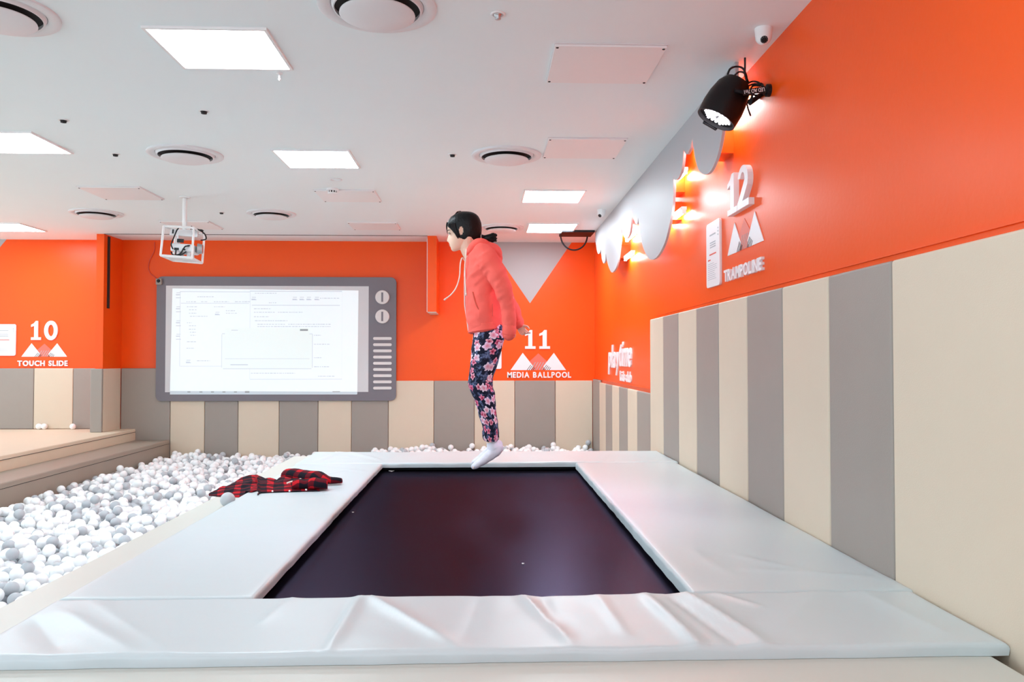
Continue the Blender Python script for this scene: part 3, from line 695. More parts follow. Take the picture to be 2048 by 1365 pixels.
c = at(559, 146, Z=CEIL); t = thing('fire_sprinkler', c, 'pendent sprinkler hanging beside the large lit light', 'sprinkler', 'sprinklers')
MB().lathe([(.02, 0), (.02, -.006), (.007, -.008), (.007, -.035), (.012, -.04), (.004, -.046), (0, -.05)], c, n=16).build('nozzle', M['white'], t)
c = at(665, 378, Z=CEIL); t = thing('smoke_detector', c, 'white smoke detector in front of a ceiling access panel', 'smoke detector')
MB().lathe([(.062, 0), (.062, -.018), (.05, -.022), (.046, -.022)], c, n=28).build('base', M['white'], t, smooth=True, autosmooth=40)
MB().lathe([(.043, -.02), (.043, -.042)], c, n=28).build('grille', M['dark'], t)
sl_ = MB()
for k in range(10):
    a = 2*PI*k/10; sl_.box(c + Vector((.043*math.cos(a)-.006, .043*math.sin(a)-.006, -.042)), c + Vector((.043*math.cos(a)+.006, .043*math.sin(a)+.006, -.02)))
sl_.build('ribs', M['white'], t)
MB().lathe([(.05, -.042), (.046, -.05), (0, -.054)], c, n=28).build('cap', M['white'], t, smooth=True)
c = at(672, 359, Z=CEIL); o = MB().lathe([(.06, 0), (.06, -.006), (.05, -.008), (.044, -.003), (.043, 0)], c, n=28).build('ceiling_ring', M['cap'], smooth=True)
tag(o, 'flat white ring on the ceiling just above the smoke detector', 'ceiling ring')
def dome(px_, py_, r, label, aim):
    c = at(px_, py_, Z=CEIL); t = thing('security_camera', c, label, 'security camera', 'white dome cameras')
    MB().lathe([(r, 0), (r, -.012), (r*.96, -.02), (r*.95, -.3*r-.03)], c, n=28).build('base', M['white'], t, smooth=True, autosmooth=40)
    b = c - Vector((0, 0, .3*r+.03)); MB().ball(b, r*.93, 24, 16, (1, 1, 1.05)).build('dome', M['white'], t, smooth=True)
    d = Vector(aim).normalized(); e = MB().lathe([(r*.42, r*.80), (r*.42, r*.96), (r*.36, r*.99), (0, r*1.0)], b, d, 20).build('lens', M['black'], t, smooth=True, autosmooth=40)
    lm = MB(); a = Vector((0,0,1)).cross(d).normalized(); bb = d.cross(a)
    for k in range(10):
        q = 2*PI*k/10; lm.ball(b + d*(r*.985) + a*(r*.34*math.cos(q)) + bb*(r*.34*math.sin(q)), r*.035, 6, 4)
    lm.build('infrared_dots', M['steel'], e)
dome(1527, 57, .046, 'white dome security camera near the stage light', (-.2, -.8, -.75))
dome(1203, 420, .05, 'small white security camera at the far end of the scalloped board', (-.5, -.5, -.6))

# ------------------------------------------------------------------ scalloped white board along the right wall
BO, BT = .105, .02
segs = [[(962, -60), (960, 20), (950, 90), (930, 200), (900, 300), (860, 375), (820, 392), (780, 360), (755, 280), (742, 200), (735, 130)], [(735, 130), (722, 200), (698, 246), (682, 235), (672, 205)],
        [(672, 205), (668, 290), (655, 370), (630, 425), (608, 430), (598, 410)], [(598, 410), (600, 520), (588, 660), (560, 800), (530, 900), (480, 985), (430, 1002), (390, 940), (365, 850), (352, 760), (345, 700)],
        [(345, 700), (342, 740), (333, 750), (320, 735), (308, 690), (300, 640)], [(300, 640), (298, 720), (285, 820), (260, 856), (240, 830), (232, 800), (226, 775)],
        [(226, 775), (215, 900), (195, 1040), (160, 1097), (135, 1060), (120, 1000), (114, 960)], [(114, 960), (110, 1010), (98, 1032), (85, 1000), (78, 930)], [(78, 930), (70, 955), (58, 962), (48, 930), (38, 860)]]
prof = []
for s_ in segs:
    q = catmull([(x, y, 0) for x, y in s_], 5); prof += [(p.x, p.y) for p in (q if not prof else q[1:])]
pp = [at(1180+x/3.592, 240+y/3.592, off=BO+BT) for x, y in prof]
ynear = at(1471, 150, off=BO+BT).y; yfar = pp[-1].y
poly = [(ynear, CEIL), (ynear, pp[0].z+.1), (ynear+.05, pp[0].z)] + [(p.y, p.z) for p in pp[1:]] + [(yfar, CEIL)]
me = MB().prism(rightmap, poly, BO, BO+BT)
vb = me.build('valance_board', M['board'])
bm = bmesh.new(); bm.from_mesh(vb.data); bmesh.ops.triangulate(bm, faces=[f for f in bm.faces if len(f.verts) > 4]); bm.to_mesh(vb.data); bm.free()
tag(vb, 'long white scalloped board like dripping icing hung along the top of the right wall', 'valance board')
def tube_light(s0, s1, z, label, d=.05):
    t = thing('tube_light', rightmap((s0+s1)/2, z, d), label, 'tube light', 'tube lights behind the scalloped board')
    MB().tube([rightmap(s0+.02, z, d), rightmap(s1-.02, z, d)], .013, 10).build('tube', M['tube'], t)
    MB().mbox(rightmap, s0, s1, z+.014, z+.04, .03, .07).build('holder', M['white'], t)
    for s in (s0, s1-.018): MB().mbox(rightmap, s, s+.018, z-.016, z+.014, .034, .066).build('end_cap', M['white'], t)
for k, (a, b, z) in enumerate(((4.62, 5.25, CZ+1.60), (5.0, 5.33, CZ+1.42), (5.36, 6.0, CZ+1.62), (6.05, 6.65, CZ+1.46), (6.1, 6.8, CZ+1.16), (6.8, 7.4, CZ+1.5), (7.7, 8.3, CZ+1.55), (8.2, 8.7, CZ+1.32), (8.7, 9.3, CZ+1.5), (8.3, 8.8, CZ+1.12))):
    tube_light(a, b, z, 'glowing white tube light fixed behind the scalloped board')
for k, (x, y, lab) in enumerate(((1443, 290, 'orange bracket behind the nearest big drip of the board'), (1352, 370, 'upper orange bracket behind the middle big drip'), (1346, 425, 'lower orange bracket behind the middle big drip'), (1245, 505, 'orange bracket behind the far drips of the board'))):
    p = at(x, y, off=.05); o = MB().mbox(rightmap, p.y-.10, p.y+.12, p.z-.08, p.z+.07, 0, BO-.001).build('bracket', M['orange'])
    o.name = 'wall_bracket'; tag(o, lab, 'bracket', 'orange brackets behind the scalloped board')

# ------------------------------------------------------------------ stage light on the right wall
YS = 4.42
rear, front = at(1479, 158, Y=YS), at(1441, 226, Y=YS)
ax = Vector(((front-rear).x, .03*(front-rear).length, (front-rear).z)); ax.normalize()
LEN = .26; rc = rear + Vector((0, .03, 0))
t = thing('stage_light', rc, 'black stage spotlight with many white diodes on the right wall', 'stage light')
MB().lathe([(0, -.005), (.045, -.005), (.075, .008), (.1, .05), (.115, .12), (.120, .18), (.116, LEN), (.109, LEN), (.106, LEN-.02), (0, LEN-.02)], rc, ax, 36).build('housing', M['black'], t, smooth=True, autosmooth=35)
a_ = Vector((0,1,0)).cross(ax).normalized(); b_ = ax.cross(a_)
led = MB(); k_ = 0
fc = rc + ax*(LEN-.018)
for i in range(-3, 4):
    for j in range(-3, 4):
        u = (i + .5*j)*.0255; v = j*.0222
        if math.hypot(u, v) < .085 and (i or j): led.lathe([(.0076, 0), (.0076, .004), (0, .006)], fc + a_*u + b_*v, ax, 10)
led.build('diodes', M['led'], t)
lp = bpy.data.lights.new('stage_beam', 'SPOT'); lp.energy = 60; lp.color = (0.80, 0.66, 1.0); lp.spot_size = math.radians(75); lp.spot_blend = 1.0; lp.shadow_soft_size = .08
lo = bpy.data.objects.new('stage_beam', lp); COL.objects.link(lo); lo.parent = t; lo.location = fc + ax*.02 - rc; lo.rotation_euler = ax.to_track_quat('-Z', 'Y').to_euler()
lip_ = rc + ax*LEN; dn = (a_ if a_.z < 0 else -a_)
lowdir = min((a_, -a_, b_, -b_), key=lambda v: -v.y)
sd = ax.cross(lowdir).normalized()
MB().prism(lambda u, v, d: lip_ + lowdir*(.116+d) + sd*u + ax*v, [(-.05, -.02), (.05, -.02), (.045, .01), (-.045, .01)], -.004, .012).build('front_clip', M['blackm'], t, bevel=.003)
hp = [rc + ax*(.02) + Vector((dx, 0, dz)) for dx, dz in ((-.05, .05), (-.035, .085), (.0, .10), (.04, .09), (.062, .04), (.06, 0))]
MB().tube(catmull(hp, 5), .006, 8).build('handle', M['blackm'], t)
wm = at(1533, 181, off=.02); mid = rc + ax*.11
yk = MB(); yk.tube([mid + Vector((.0, -.118, 0)), mid + Vector((.10, -.118, -.02)), at(1500, 207, Y=YS-.06), at(1528, 186, Y=YS+.0)], (.012), 8)
yk.tube([mid + Vector((.0, .118, 0)), mid + Vector((.12, .118, .0)), at(1515, 195, Y=YS+.1), wm], .012, 8)
yk.build('yoke', M['blackm'], t)
MB().lathe([(.0, .0), (.035, 0), (.035, .03), (0, .034)], wm + Vector((.03, 0, 0)), (-1, 0, 0), 16).build('wall_mount', M['blackm'], t)
plate = MB()
cp = lambda x, y, dy: at(x, y, Y=YS + dy)
cb = MB()
for pts in (((1494, 168), (1505, 163), (1518, 166), (1527, 178), (1520, 188), (1508, 190), (1500, 182), (1506, 172), (1520, 172)), ((1496, 172), (1510, 168), (1524, 172), (1528, 182), (1516, 192), (1504, 188)), ((1492, 200), (1497, 186), (1510, 180), (1522, 184)),
            ((1494, 208), (1496, 217), (1499, 226), (1501, 231)), ((1522, 167), (1527, 171), (1529, 178)), ((1470, 150), (1478, 144), (1488, 146), (1494, 158), (1497, 166))):
    cb.tube(catmull([cp(x, y, .03*math.sin(i*2.1)) for i, (x, y) in enumerate(pts)], 6), .0055, 6)
cb.build('cable', M['rubber'], t)
MB().tube(catmull([cp(1494, 163, .02), cp(1490, 150, .02), cp(1490, 132, .03), at(1490, 116, Z=CEIL-.001)], 6), .006, 6).build('safety_wire', M['rubber'], t)
# the upside-down model lettering on the rear of the lamp
vs, fs = text_mesh('LED AQ 7in1'.replace('AQ', 'AO'), .0, .02)
wd = max(v.x for v in vs); hh = max(v.y for v in vs)
cA, cB = at(1529, 175, Y=YS-.135), at(1488, 181, Y=YS-.135); dx_ = (cB-cA)/wd; up_ = Vector((-dx_.z, 0, dx_.x)).normalized()*-1
if up_.z > 0: up_ = -up_
lt = MB().add([cA + dx_*v.x + up_*(v.y/hh*.021) + Vector((0, -.002*(v.z > 0), 0)) for v in vs], fs)
pm = MB(); c4 = [cA - dx_*.05*wd - up_*.006, cB + dx_*.05*wd - up_*.006, cB + dx_*.05*wd + up_*.027, cA - dx_*.05*wd + up_*.027]
pm.add([p + Vector((0, .001, 0)) for p in c4] + [p + Vector((0, .004, 0)) for p in c4], [(0, 1, 2, 3), (7, 6, 5, 4), (0, 4, 5, 1), (1, 5, 6, 2), (2, 6, 7, 3), (3, 7, 4, 0)])
pl_ = pm.build('rear_plate', M['black'], t)
lt.build('lettering', M['letter'], pl_)
# black plate with a hoop hung at the far end of the ceiling
a, b = at(1124, 463, Z=CEIL-.02), at(1190, 463, Z=CEIL-.02)
t = thing('hoop_bracket', ((a.x+b.x)/2, a.y+.2, CEIL), 'flat black ceiling plate with a half round hoop below it by the back corner', 'ceiling bracket')
MB().box((a.x, a.y, CEIL-.03), (b.x, a.y+.42, CEIL)).build('plate', M['blackm'], t, bevel=.004)
hc = at(1148, 471, Y=a.y+.4); MB().tube([hc + Vector((.19*math.cos(q), 0, .21*math.sin(q))) for q in [PI + PI*i/20 for i in range(21)]], .011, 8).build('hoop', M['blackm'], t)

# ------------------------------------------------------------------ caged projector on a pole
YP = 8.45
pt = at(375, 399, Z=CEIL)
t = thing('projector', (pt.x, YP+.17, CZ+1.1), 'white projector in a white tube cage hanging from a ceiling pole', 'projector')
ftl, ftr, fbl, fbr = (at(x, y, Y=YP) for x, y in ((327.5, 452), (387.5, 456), (321, 511), (384, 516)))
btr, bbr, bbl = (at(x, y, Y=YP+.36) for x, y in ((409, 468), (404.5, 526.5), (346, 521.5)))
btl = ftl + (btr-ftr)
cg = MB()
for a, b in ((ftl, ftr), (ftr, fbr), (fbr, fbl), (fbl, ftl), (btl, btr), (btr, bbr), (bbr, bbl), (bbl, btl), (ftl, btl), (ftr, btr), (fbl, bbl), (fbr, bbr)):
    cg.tube([a, b], .0125, 4)
cg.build('cage', M['white'], t)
topc = (ftl+ftr+btl+btr)/4
MB().tube([Vector((topc.x, topc.y, CEIL-.001)), Vector((topc.x, topc.y, topc.z))], .024, 14).build('pole', M['white'], t)
MB().lathe([(.06, 0), (.06, -.01), (.03, -.014)], (topc.x, topc.y, CEIL), n=20).build('ceiling_flange', M['white'], t)
E1, E2, E3 = (ftr-ftl), (btr-ftr), (fbl-ftl)
def cgp(u, v, w): return ftl + E1*u + E2*v + E3*w
def cbox(mb, u0, u1, v0, v1, w0, w1):
    vs = [cgp(u, v, w) for w in (w0, w1) for (u, v) in ((u0,v0),(u1,v0),(u1,v1),(u0,v1))]
    mb.add(vs, [(3,2,1,0),(4,5,6,7),(0,1,5,4),(1,2,6,5),(2,3,7,6),(3,0,4,7)]); return mb
cbox(MB(), .03, .97, .45, .55, .0, .22).build('hanger_plate', M['cap'], t)
cbox(MB(), .3, .36, .4, .6, .2, .55).build('bracket_arm', M['cap'], t)
bd = MB(); cbox(bd, .2, .95, .2, .9, .52, .80); bd.build('projector_body', M['cap'], t, bevel=.02, seg=3)
dk = MB(); cbox(dk, .34, .56, .36, .4, .34, .46); cbox(dk, .35, .5, .18, .2, .68, .76); cbox(dk, .62, .72, .18, .2, .70, .75); cbox(dk, .78, .86, .18, .2, .56, .60); cbox(dk, .12, .16, .42, .45, .02, .16); cbox(dk, .80, .84, .42, .45, .02, .16); dk.build('dark_sockets', M['black'], t)
cbox(MB(), .1, .9, .1, .9, .985, 1.0).build('base_plate', M['cap'], t)
ft_ = MB(); cbox(ft_, .35, .5, .3, .7, .80, .985); cbox(ft_, .75, .85, .3, .7, .8, .985); ft_.build('feet', M['cap'], t)
MB().lathe([(0, .05), (.05, .05), (.06, 0)], cgp(1.0, .55, .62), (1, .2, 0), 20).build('lens', M['steel'], t)
cc = MB()
for pts in ([(.3, .1, .85), (.4, .05, .95), (.6, .08, .9), (.7, .1, .7), (.75, .12, .62), (.85, .15, .6)], [(.35, .1, .75), (.28, .08, .6), (.32, .1, .4), (.36, .2, .1), (.37, .3, .0)], [(.45, .1, .78), (.5, .05, .98), (.65, .06, .93), (.8, .1, .8)],
            [(.7, .3, -.04), (.95, .3, -.03), (1.1, .3, .02), (1.2, .5, .1), (1.22, .6, .25), (1.05, .6, .3)], [(.75, .4, -.02), (.8, .3, -.1), (.86, .3, -.02), (1.1, .4, .0), (1.15, .5, .08)]):
    cc.tube(catmull([cgp(*p) for p in pts], 6), .0075, 6)
cbox(cc, .8, 1.15, .35, .5, -.03, .0)
cc.build('cable', M['rubber'], t)

# ------------------------------------------------------------------ ball pit
RB = .0425
struct(MB().box((XC+.2, 7.13, FZ), (1.60, YB-.045, .005)).build('trim_11', M['curb']))
FLOORZ = FZ
def fill(x0, x1, y0, y1, base, layers, rng, lump=None):
    cell = 2*RB; grid = {}; out = []
    n = int((x1-x0)*(y1-y0)/(cell*cell)*.93*layers)
    d2 = (2*RB)**2
    def height(x, y):
        i, j = int(math.floor(x/cell)), int(math.floor(y/cell)); z = base + RB
        for a in (i-1, i, i+1):
            for b in (j-1, j, j+1):
                for (X, Y, Z) in grid.get((a, b), ()):
                    q = d2 - (X-x)**2 - (Y-y)**2
                    if q > 0: z = max(z, Z + math.sqrt(q))
        return z
    for k in range(n):
        cx, cy = rng.uniform(x0, x1), rng.uniform(y0, y1); best = None
        for _ in range(14):
            x, y = cx + rng.gauss(0, .09), cy + rng.gauss(0, .09)
            if not (x0 < x < x1 and y0 < y < y1): continue
            z = height(x, y)
            if best is None or z < best[2] - (lump(x, y) if lump else 0): best = (x, y, z)
        if best is None: continue
        grid.setdefault((int(math.floor(best[0]/cell)), int(math.floor(best[1]/cell))), []).append(best); out.append(best)
    return out
rb = random.Random(11)
balls = fill(XS+RB, XC-RB-.002, 3.6, YB-.045-RB, FLOORZ, 2.05, rb) 
back = fill(XC+.1, 1.58, 10.7, YB-.045-RB, .005, 1.9, rb)
# a few loose ones riding on top, as in the photo
def drop(x, y, allb):
    z = FLOORZ + RB
    for X, Y, Z in allb:
        q = (2*RB)**2 - (X-x)**2 - (Y-y)**2
        if q > 0: z = max(z, Z + math.sqrt(q))
    return (x, y, z)
TOPZ = .10
loose = []
for px_, py_ in ((136, 962), (158, 958), (176, 953), (240, 950), (232, 970), (328, 912), (60, 1035), (38, 1050), (37, 1042), (68, 1085), (75, 1073), (14, 1090), (60, 1150), (315, 1005), (190, 1022), (25, 1128), (240, 978), (252, 990), (276, 981), (237, 993),
                 (350, 915), (395, 910), (415, 910), (440, 912), (300, 925), (345, 950), (330, 948), (505, 926), (470, 934)):
    p = at(px_, py_, Z=TOPZ)
    if XS+RB < p.x < XC-RB and p.y < YB-.1:
        q = drop(p.x, p.y, balls); balls.append(q); loose.append(q)
for px_, py_ in ((745, 899), (870, 897), (905, 897), (1100, 897), (1160, 896), (1183, 895), (1150, 899), (760, 899), (945, 899)):
    p = at(px_, py_, Z=.13); y = min(p.y, YB-.1)
    back.append(drop(min(p.x, 1.57), y, back))
fwd = (math.sin(YAW), math.cos(YAW))
def visible(b):
    X, Y, Z = b
    d = EYE - Vector((X, Y, Z+RB*.6)); t = (XC - X)/d.x if d.x > 0 else 2
    if t < 1 and Z+RB*.6 + d.z*t < CURBZ: return False
    x = 1024 + F*math.tan(math.atan2(X, Y) - YAW)
    return x > 8
keep = [b for b in balls if True]
cellb = {}
for b in keep: cellb.setdefault((int(b[0]//.085), int(b[1]//.085)), []).append(b)
def covered(b):
    n = 0
    i, j = int(b[0]//.085), int(b[1]//.085)
    for a in (-1, 0, 1):
        for c in (-1, 0, 1):
            for o in cellb.get((i+a, j+c), ()):
                if o[2] > b[2] + .03 and math.hypot(o[0]-b[0], o[1]-b[1] + .02) < .07: n += 1
    return n > 0
order = sorted(keep, key=lambda b: (Vector(b)-EYE).length)
single = [b for b in order if visible(b) and not covered(b)][:297]
ss = set(single)
rest = [b for b in keep if b not in ss] + back
def grey(b): return rb.random() < .23
def stuff_balls(bs):
    b = MB(); b.ball((0, 0, 0), RB, 14, 9); V = [tuple(v) for v in b.v]; Fc = b.f; nv = len(V)
    vs = []; fs = []; mi = []
    for k, (x, y, z) in enumerate(bs):
        o = k*nv; vs += [(x+v[0], y+v[1], z+v[2]) for v in V]; fs += [tuple(i+o for i in f) for f in Fc]; mi += [1 if grey(None) else 0]*len(Fc)
    me = bpy.data.meshes.new('pit_balls'); me.from_pydata(vs, [], fs); me.materials.append(M['ballw']); me.materials.append(M['ballg'])
    me.polygons.foreach_set('material_index', mi); me.polygons.foreach_set('use_smooth', [True]*len(me.polygons)); me.update()
    o = bpy.data.objects.new('pit_balls', me); COL.objects.link(o); return o
tag(stuff_balls(rest), 'mass of white and silver plastic balls filling the far part of the ball pit', 'balls', None, 'stuff')
bmesh_w = MB().ball((0, 0, 0), RB, 28, 18).mesh('pit_ball', smooth=True); bmesh_w.materials.append(M['ballw'])
bmesh_g = MB().ball((0, 0, 0), RB, 28, 18).mesh('silver_pit_ball', smooth=True); bmesh_g.materials.append(M['ballg'])
def one_ball(p, g, label, group):
    o = bpy.data.objects.new('pit_ball', bmesh_g if g else bmesh_w); COL.objects.link(o); o.location = p
    return tag(o, label, 'ball', group)
lset = set(loose)
for b in single:
    g = rb.random() < (.55 if b in lset else .23)
    one_ball(b, g, 'silver grey plastic ball in the near part of the ball pit' if g else 'white plastic ball in the near part of the ball pit', 'silver balls near in the pit' if g else 'white balls near in the pit')
for x, y, lab in ((77, 857, 'white plastic ball on the platform under the touch slide sign'), (87.5, 857.5, 'white plastic ball touching another one on the platform'), (147, 859.5, 'white plastic ball on the platform nearest the wall stub')):
    p = at(x, y, Y=YB-.10); one_ball((p.x, YB-.09 - (.0 if x != 147 else .03), PLZ+RB), False, lab, 'balls left on the platform')
pb = at(481, 1000, Z=CURBZ+RB)
one_ball((pb.x-.075, pb.y, CURBZ+RB+.0005), True, 'silver grey ball on the beige curb in front of the plaid shirt', None)

# ------------------------------------------------------------------ plaid shirt left on the mat
botl = [(416, 993), (428, 994), (445, 995), (465, 995.5), (485, 996), (500, 999), (512, 996), (520, 987), (550, 985.5), (590, 984.5), (615, 983.5), (640, 983)]
topl = [(416, 991), (428, 982), (440, 976), (452, 974), (470, 964), (484, 956), (497, 954), (510, 951), (522, 960), (535, 959), (548, 965), (556, 958), (562, 954), (575, 956), (590, 957), (605, 957), (612, 961), (626, 957), (640, 958)]
def ground(x): return CURBZ if x < XM - .0 else MATZ
nxs, nys = 90, 36; V = []; UV = []; Fs = []
pts_up = []
for i in range(nxs+1):
    px_ = 416 + (640-416)*i/nxs
    pb_, pt_ = lerp(botl, px_), lerp(topl, px_)
    p0 = at(px_, pb_, Z=CURBZ if px_ < 515 else MATZ+.004); g0 = CURBZ if px_ < 515 else MATZ+.004
    pft = at(px_, pt_, Z=g0+.0)
    yr = p0.y + .55*(pft.y-p0.y); pr = at(px_, pt_, Y=yr); hr = max(.012, pr.z-g0)
    yb = yr + .18
    for j in range(nys+1):
        s_ = j/nys
        y = p0.y + (yb-p0.y)*s_
        sr = (yr-p0.y)/(yb-p0.y)
        h = hr*(math.sin(PI/2*min(1, s_/sr))**.8 if s_ <= sr else math.cos(PI/2*(s_-sr)/(1-sr))**1.0)
        x = p0.x + (pr.x-p0.x)*min(1, s_/sr)
        nz = noise.noise(Vector((x*9, y*13, 2.2)))*.012 + noise.noise(Vector((x*24, y*20, 7)))*.006
        env = math.sin(PI*min(1, max(0, s_)))**.5
        g_ = max(g0, MATZ+.004 if x > XM-.01 else CURBZ)
        V.append(Vector((x + .01*noise.noise(Vector((x*8, y*8, 9))), y, max(g_+.003, g0 + h + nz*env)))); UV.append((x*1.0+y*.25, y*1.2+h*1.5 - x*.2))
for i in range(nxs):
    for j in range(nys): a = i*(nys+1)+j; Fs.append((a, a+nys+1, a+nys+2, a+1))
t = thing('plaid_shirt', (-1.25, 5.2, MATZ), 'red and black plaid shirt dropped over the curb and the left mat', 'shirt')
def uvmesh(name, V, Fs, UV, m, parent, thick=.004, smooth=True):
    o = MB().add(V, Fs); base = parent_world(parent); me = bpy.data.meshes.new(name); me.from_pydata([v-base for v in V], [], Fs)
    l = me.uv_layers.new(name='UVMap'); li = [0]*len(me.loops); me.loops.foreach_get('vertex_index', li)
    l.data.foreach_set('uv', [c for i in li for c in UV[i]])
    if smooth: me.polygons.foreach_set('use_smooth', [True]*len(me.polygons))
    ob = bpy.data.objects.new(name, me); COL.objects.link(ob); me.materials.append(m); ob.parent = parent
    if thick: md = ob.modifiers.new('thickness', 'SOLIDIFY'); md.thickness = thick; md.offset = 0
    return ob
uvmesh('shirt_body', V, Fs, UV, M['plaid'], t)
def sleeve(pts, rad, name, flat=.6):
    c = catmull(pts, 5); n = 14; V = []; UV = []; Fs = []; L = 0
    for i, p in enumerate(c):
        q = i/(len(c)-1); r = lerp(rad, q)*(1+.12*noise.noise(Vector((p.x*20, p.y*20, 1))))
        tdir = (c[min(i+1, len(c)-1)] - c[max(i-1, 0)]).normalized(); sdir = Vector((-tdir.y, tdir.x, 0)).normalized()
        if i: L += (p-c[i-1]).length
        for j in range(n):
            a = 2*PI*j/n; V.append(p + sdir*(r*math.cos(a)) + Vector((0, 0, r*flat*(1+math.sin(a)*1.0) ))); UV.append((L, r*a))
    for i in range(len(c)-1):
        for j in range(n): Fs.append((i*n+j, i*n+(j+1) % n, (i+1)*n+(j+1) % n, (i+1)*n+j))
    Fs += [tuple(range(n))[::-1], tuple(range((len(c)-1)*n, len(c)*n))]
    return uvmesh(name, V, Fs, UV, M['plaid'], t, 0)
mz = MATZ + .007
sleeve([at(575, 962, Z=mz), at(610, 965, Z=mz), at(640, 968, Z=mz), at(660, 968.5, Z=mz), at(683, 967, Z=mz)], [(0, .07), (.5, .065), (.75, .04), (1, .028)], 'sleeve')
sleeve([at(585, 980, Z=mz), at(615, 979, Z=mz), at(640, 979, Z=mz), at(655, 978.5, Z=mz)], [(0, .05), (.6, .06), (1, .05)], 'sleeve')
MB().tube([at(574, 967, Y=5.05), at(590, 962, Y=5.1), at(602, 959, Y=5.15)], (.006), 6).build('white_trim', M['cord'], t)
bt = MB()
for x, y in ((516, 987), (546, 984), (580, 983.5), (613, 981)): 
    p = at(x, y-1.5, Z=MATZ+.02); bt.ball(p + Vector((0, -.012, 0)), .006, 8, 6)
bt.build('buttons', M['knob'], t)

# ------------------------------------------------------------------ the jumping girl
YG = 4.45
PXM = YG / F                                 # metres per photo pixel at the girl
def G(x, y, dy=0.0): p = at(x, y, Y=YG); return Vector((p.x, YG+dy, p.z))
def H(x, y, dy=0.0): return G(880+x/13.65, 420+y/13.65, dy)      # finer frame for the head
hp_ = PXM/13.65
person = thing('person', G(970, 935), 'girl in coral hoodie and floral trousers jumping in mid-air above the trampoline', 'person')
def remesh(parts, name, m, parent, voxel, smooth=2, noise_amp=0.0, keep_small=True):
    b = MB()
    for p in parts: b.add(p.v, p.f)
    ob = b.build(name, m, parent, smooth=True)
    md = ob.modifiers.new('r', 'REMESH'); md.mode = 'VOXEL'; md.voxel_size = voxel; md.use_smooth_shade = True
    if smooth: sm = ob.modifiers.new('s', 'SMOOTH'); sm.factor = .5; sm.iterations = smooth
    bpy.context.view_layer.update()
    me = bpy.data.meshes.new_from_object(ob.evaluated_get(bpy.context.evaluated_depsgraph_get()))
    ob.modifiers.clear(); old = ob.data; ob.data = me; bpy.data.meshes.remove(old)
    if not me.materials: me.materials.append(m)
    me.polygons.foreach_set('use_smooth', [True]*len(me.polygons))
    return ob
def limb(pts, rad, n=16, sub=5):
    c = catmull(pts, sub); k = len(c)-1; m_ = len(rad)-1
    rr = []
    for i in range(k+1):
        q = i/k*m_; a = min(int(q), m_-1); f = q-a
        A, B = rad[a], rad[a+1]
        if not isinstance(A, tuple): A = (A, A)
        if not isinstance(B, tuple): B = (B, B)
        rr.append((A[0]+(B[0]-A[0])*f, A[1]+(B[1]-A[1])*f))
    b = MB().tube(c, rr, n)
    b.ball(c[0], min(rr[0])*.98, 14, 10); b.ball(c[-1], min(rr[-1])*.98, 14, 10); return b
# head: front, back and half width at each height
HT = [(1135, 362, 420, 12), (1118, 330, 470, 52), (1090, 312, 540, 95), (1050, 296, 640, 135), (1000, 281, 720, 170), (950, 268, 790, 195), (900, 256, 850, 218), (840, 250, 900, 238), (760, 246, 970, 258), (690, 238, 1020, 268),
      (620, 222, 1050, 280), (560, 212, 1070, 286), (480, 204, 1085, 292), (400, 212, 1085, 294), (320, 245, 1068, 286), (240, 310, 1030, 264), (170, 390, 970, 226), (120, 470, 900, 178), (90, 540, 840, 130), (75, 610, 760, 70)]
def hv(k, y): return lerp([(r[0], r[k]) for r in HT[::-1]], y)
NOSE = [(640, 0), (690, 8), (740, 26), (790, 46), (830, 62), (858, 66), (880, 44), (900, 14), (915, 2), (930, 0)]
LIPS = [(905, 0), (918, 10), (938, 20), (952, 10), (962, 6), (978, 16), (995, 10), (1015, -4), (1040, -4), (1075, 4), (1100, 0)]
BROW = [(560, 0), (610, 6), (640, 2), (690, -14), (730, -12), (770, 0)]
def hpt(th, y, off=0.0):
    f, b, w = hv(1, y), hv(2, y), hv(3, y); cx, a = (f+b)/2, (b-f)/2
    c, s_ = math.cos(th), math.sin(th)
    x = cx + (a+off)*c; d = (w+off)*s_
    if c < 0:
        x -= lerp(NOSE, y)*math.exp(-(d/55)**2) + lerp(LIPS, y)*math.exp(-(d/95)**2) + lerp(BROW, y)*math.exp(-((abs(d)-120)/75)**2)
    return H(x, y, d*hp_)
ysamp = [1135, 1128, 1118, 1104, 1090, 1070, 1050, 1025] + list(range(1000, 620, -10)) + list(range(620, 160, -20)) + [150, 130, 115, 100, 88, 78, 75]
headm = MB().rings([[hpt(2*PI*j/64, y) for j in range(64)] for y in ysamp])
ear = MB()
for sgn in (-1, 1):
    ring = []
    for k in range(13):
        a = math.radians(-75 + 285*k/12); ring.append(H(588+52*math.cos(a)*1.0, 600-95*math.sin(a), sgn*(276+14*math.sin(a*.5))*hp_))
    ear.tube(ring, 13*hp_, 8); ear.ball(H(586, 620, sgn*268*hp_), 1.0, 12, 8, (42*hp_, 14*hp_, 78*hp_)); ear.ball(H(575, 708, sgn*272*hp_), 17*hp_, 10, 8)
    ear.tube([H(560, 540, sgn*282*hp_), H(590, 560, sgn*286*hp_), H(600, 620, sgn*286*hp_), H(575, 670, sgn*284*hp_)], 8*hp_, 6)
neck = limb([H(760, 760), H(745, 900), H(770, 1040), G(945, 507), G(965, 530)], [(.050, .055), (.046, .05), (.046, .048), (.055, .06), (.07, .1)])
torso = MB()
tor = [(505, 950, 992, .09), (520, 940, 996, .135), (545, 938, 997, .125), (580, 940, 995, .115), (610, 942, 996, .11), (640, 950, 998, .105), (665, 957, 996, .08), (690, 960, 992, .075)]
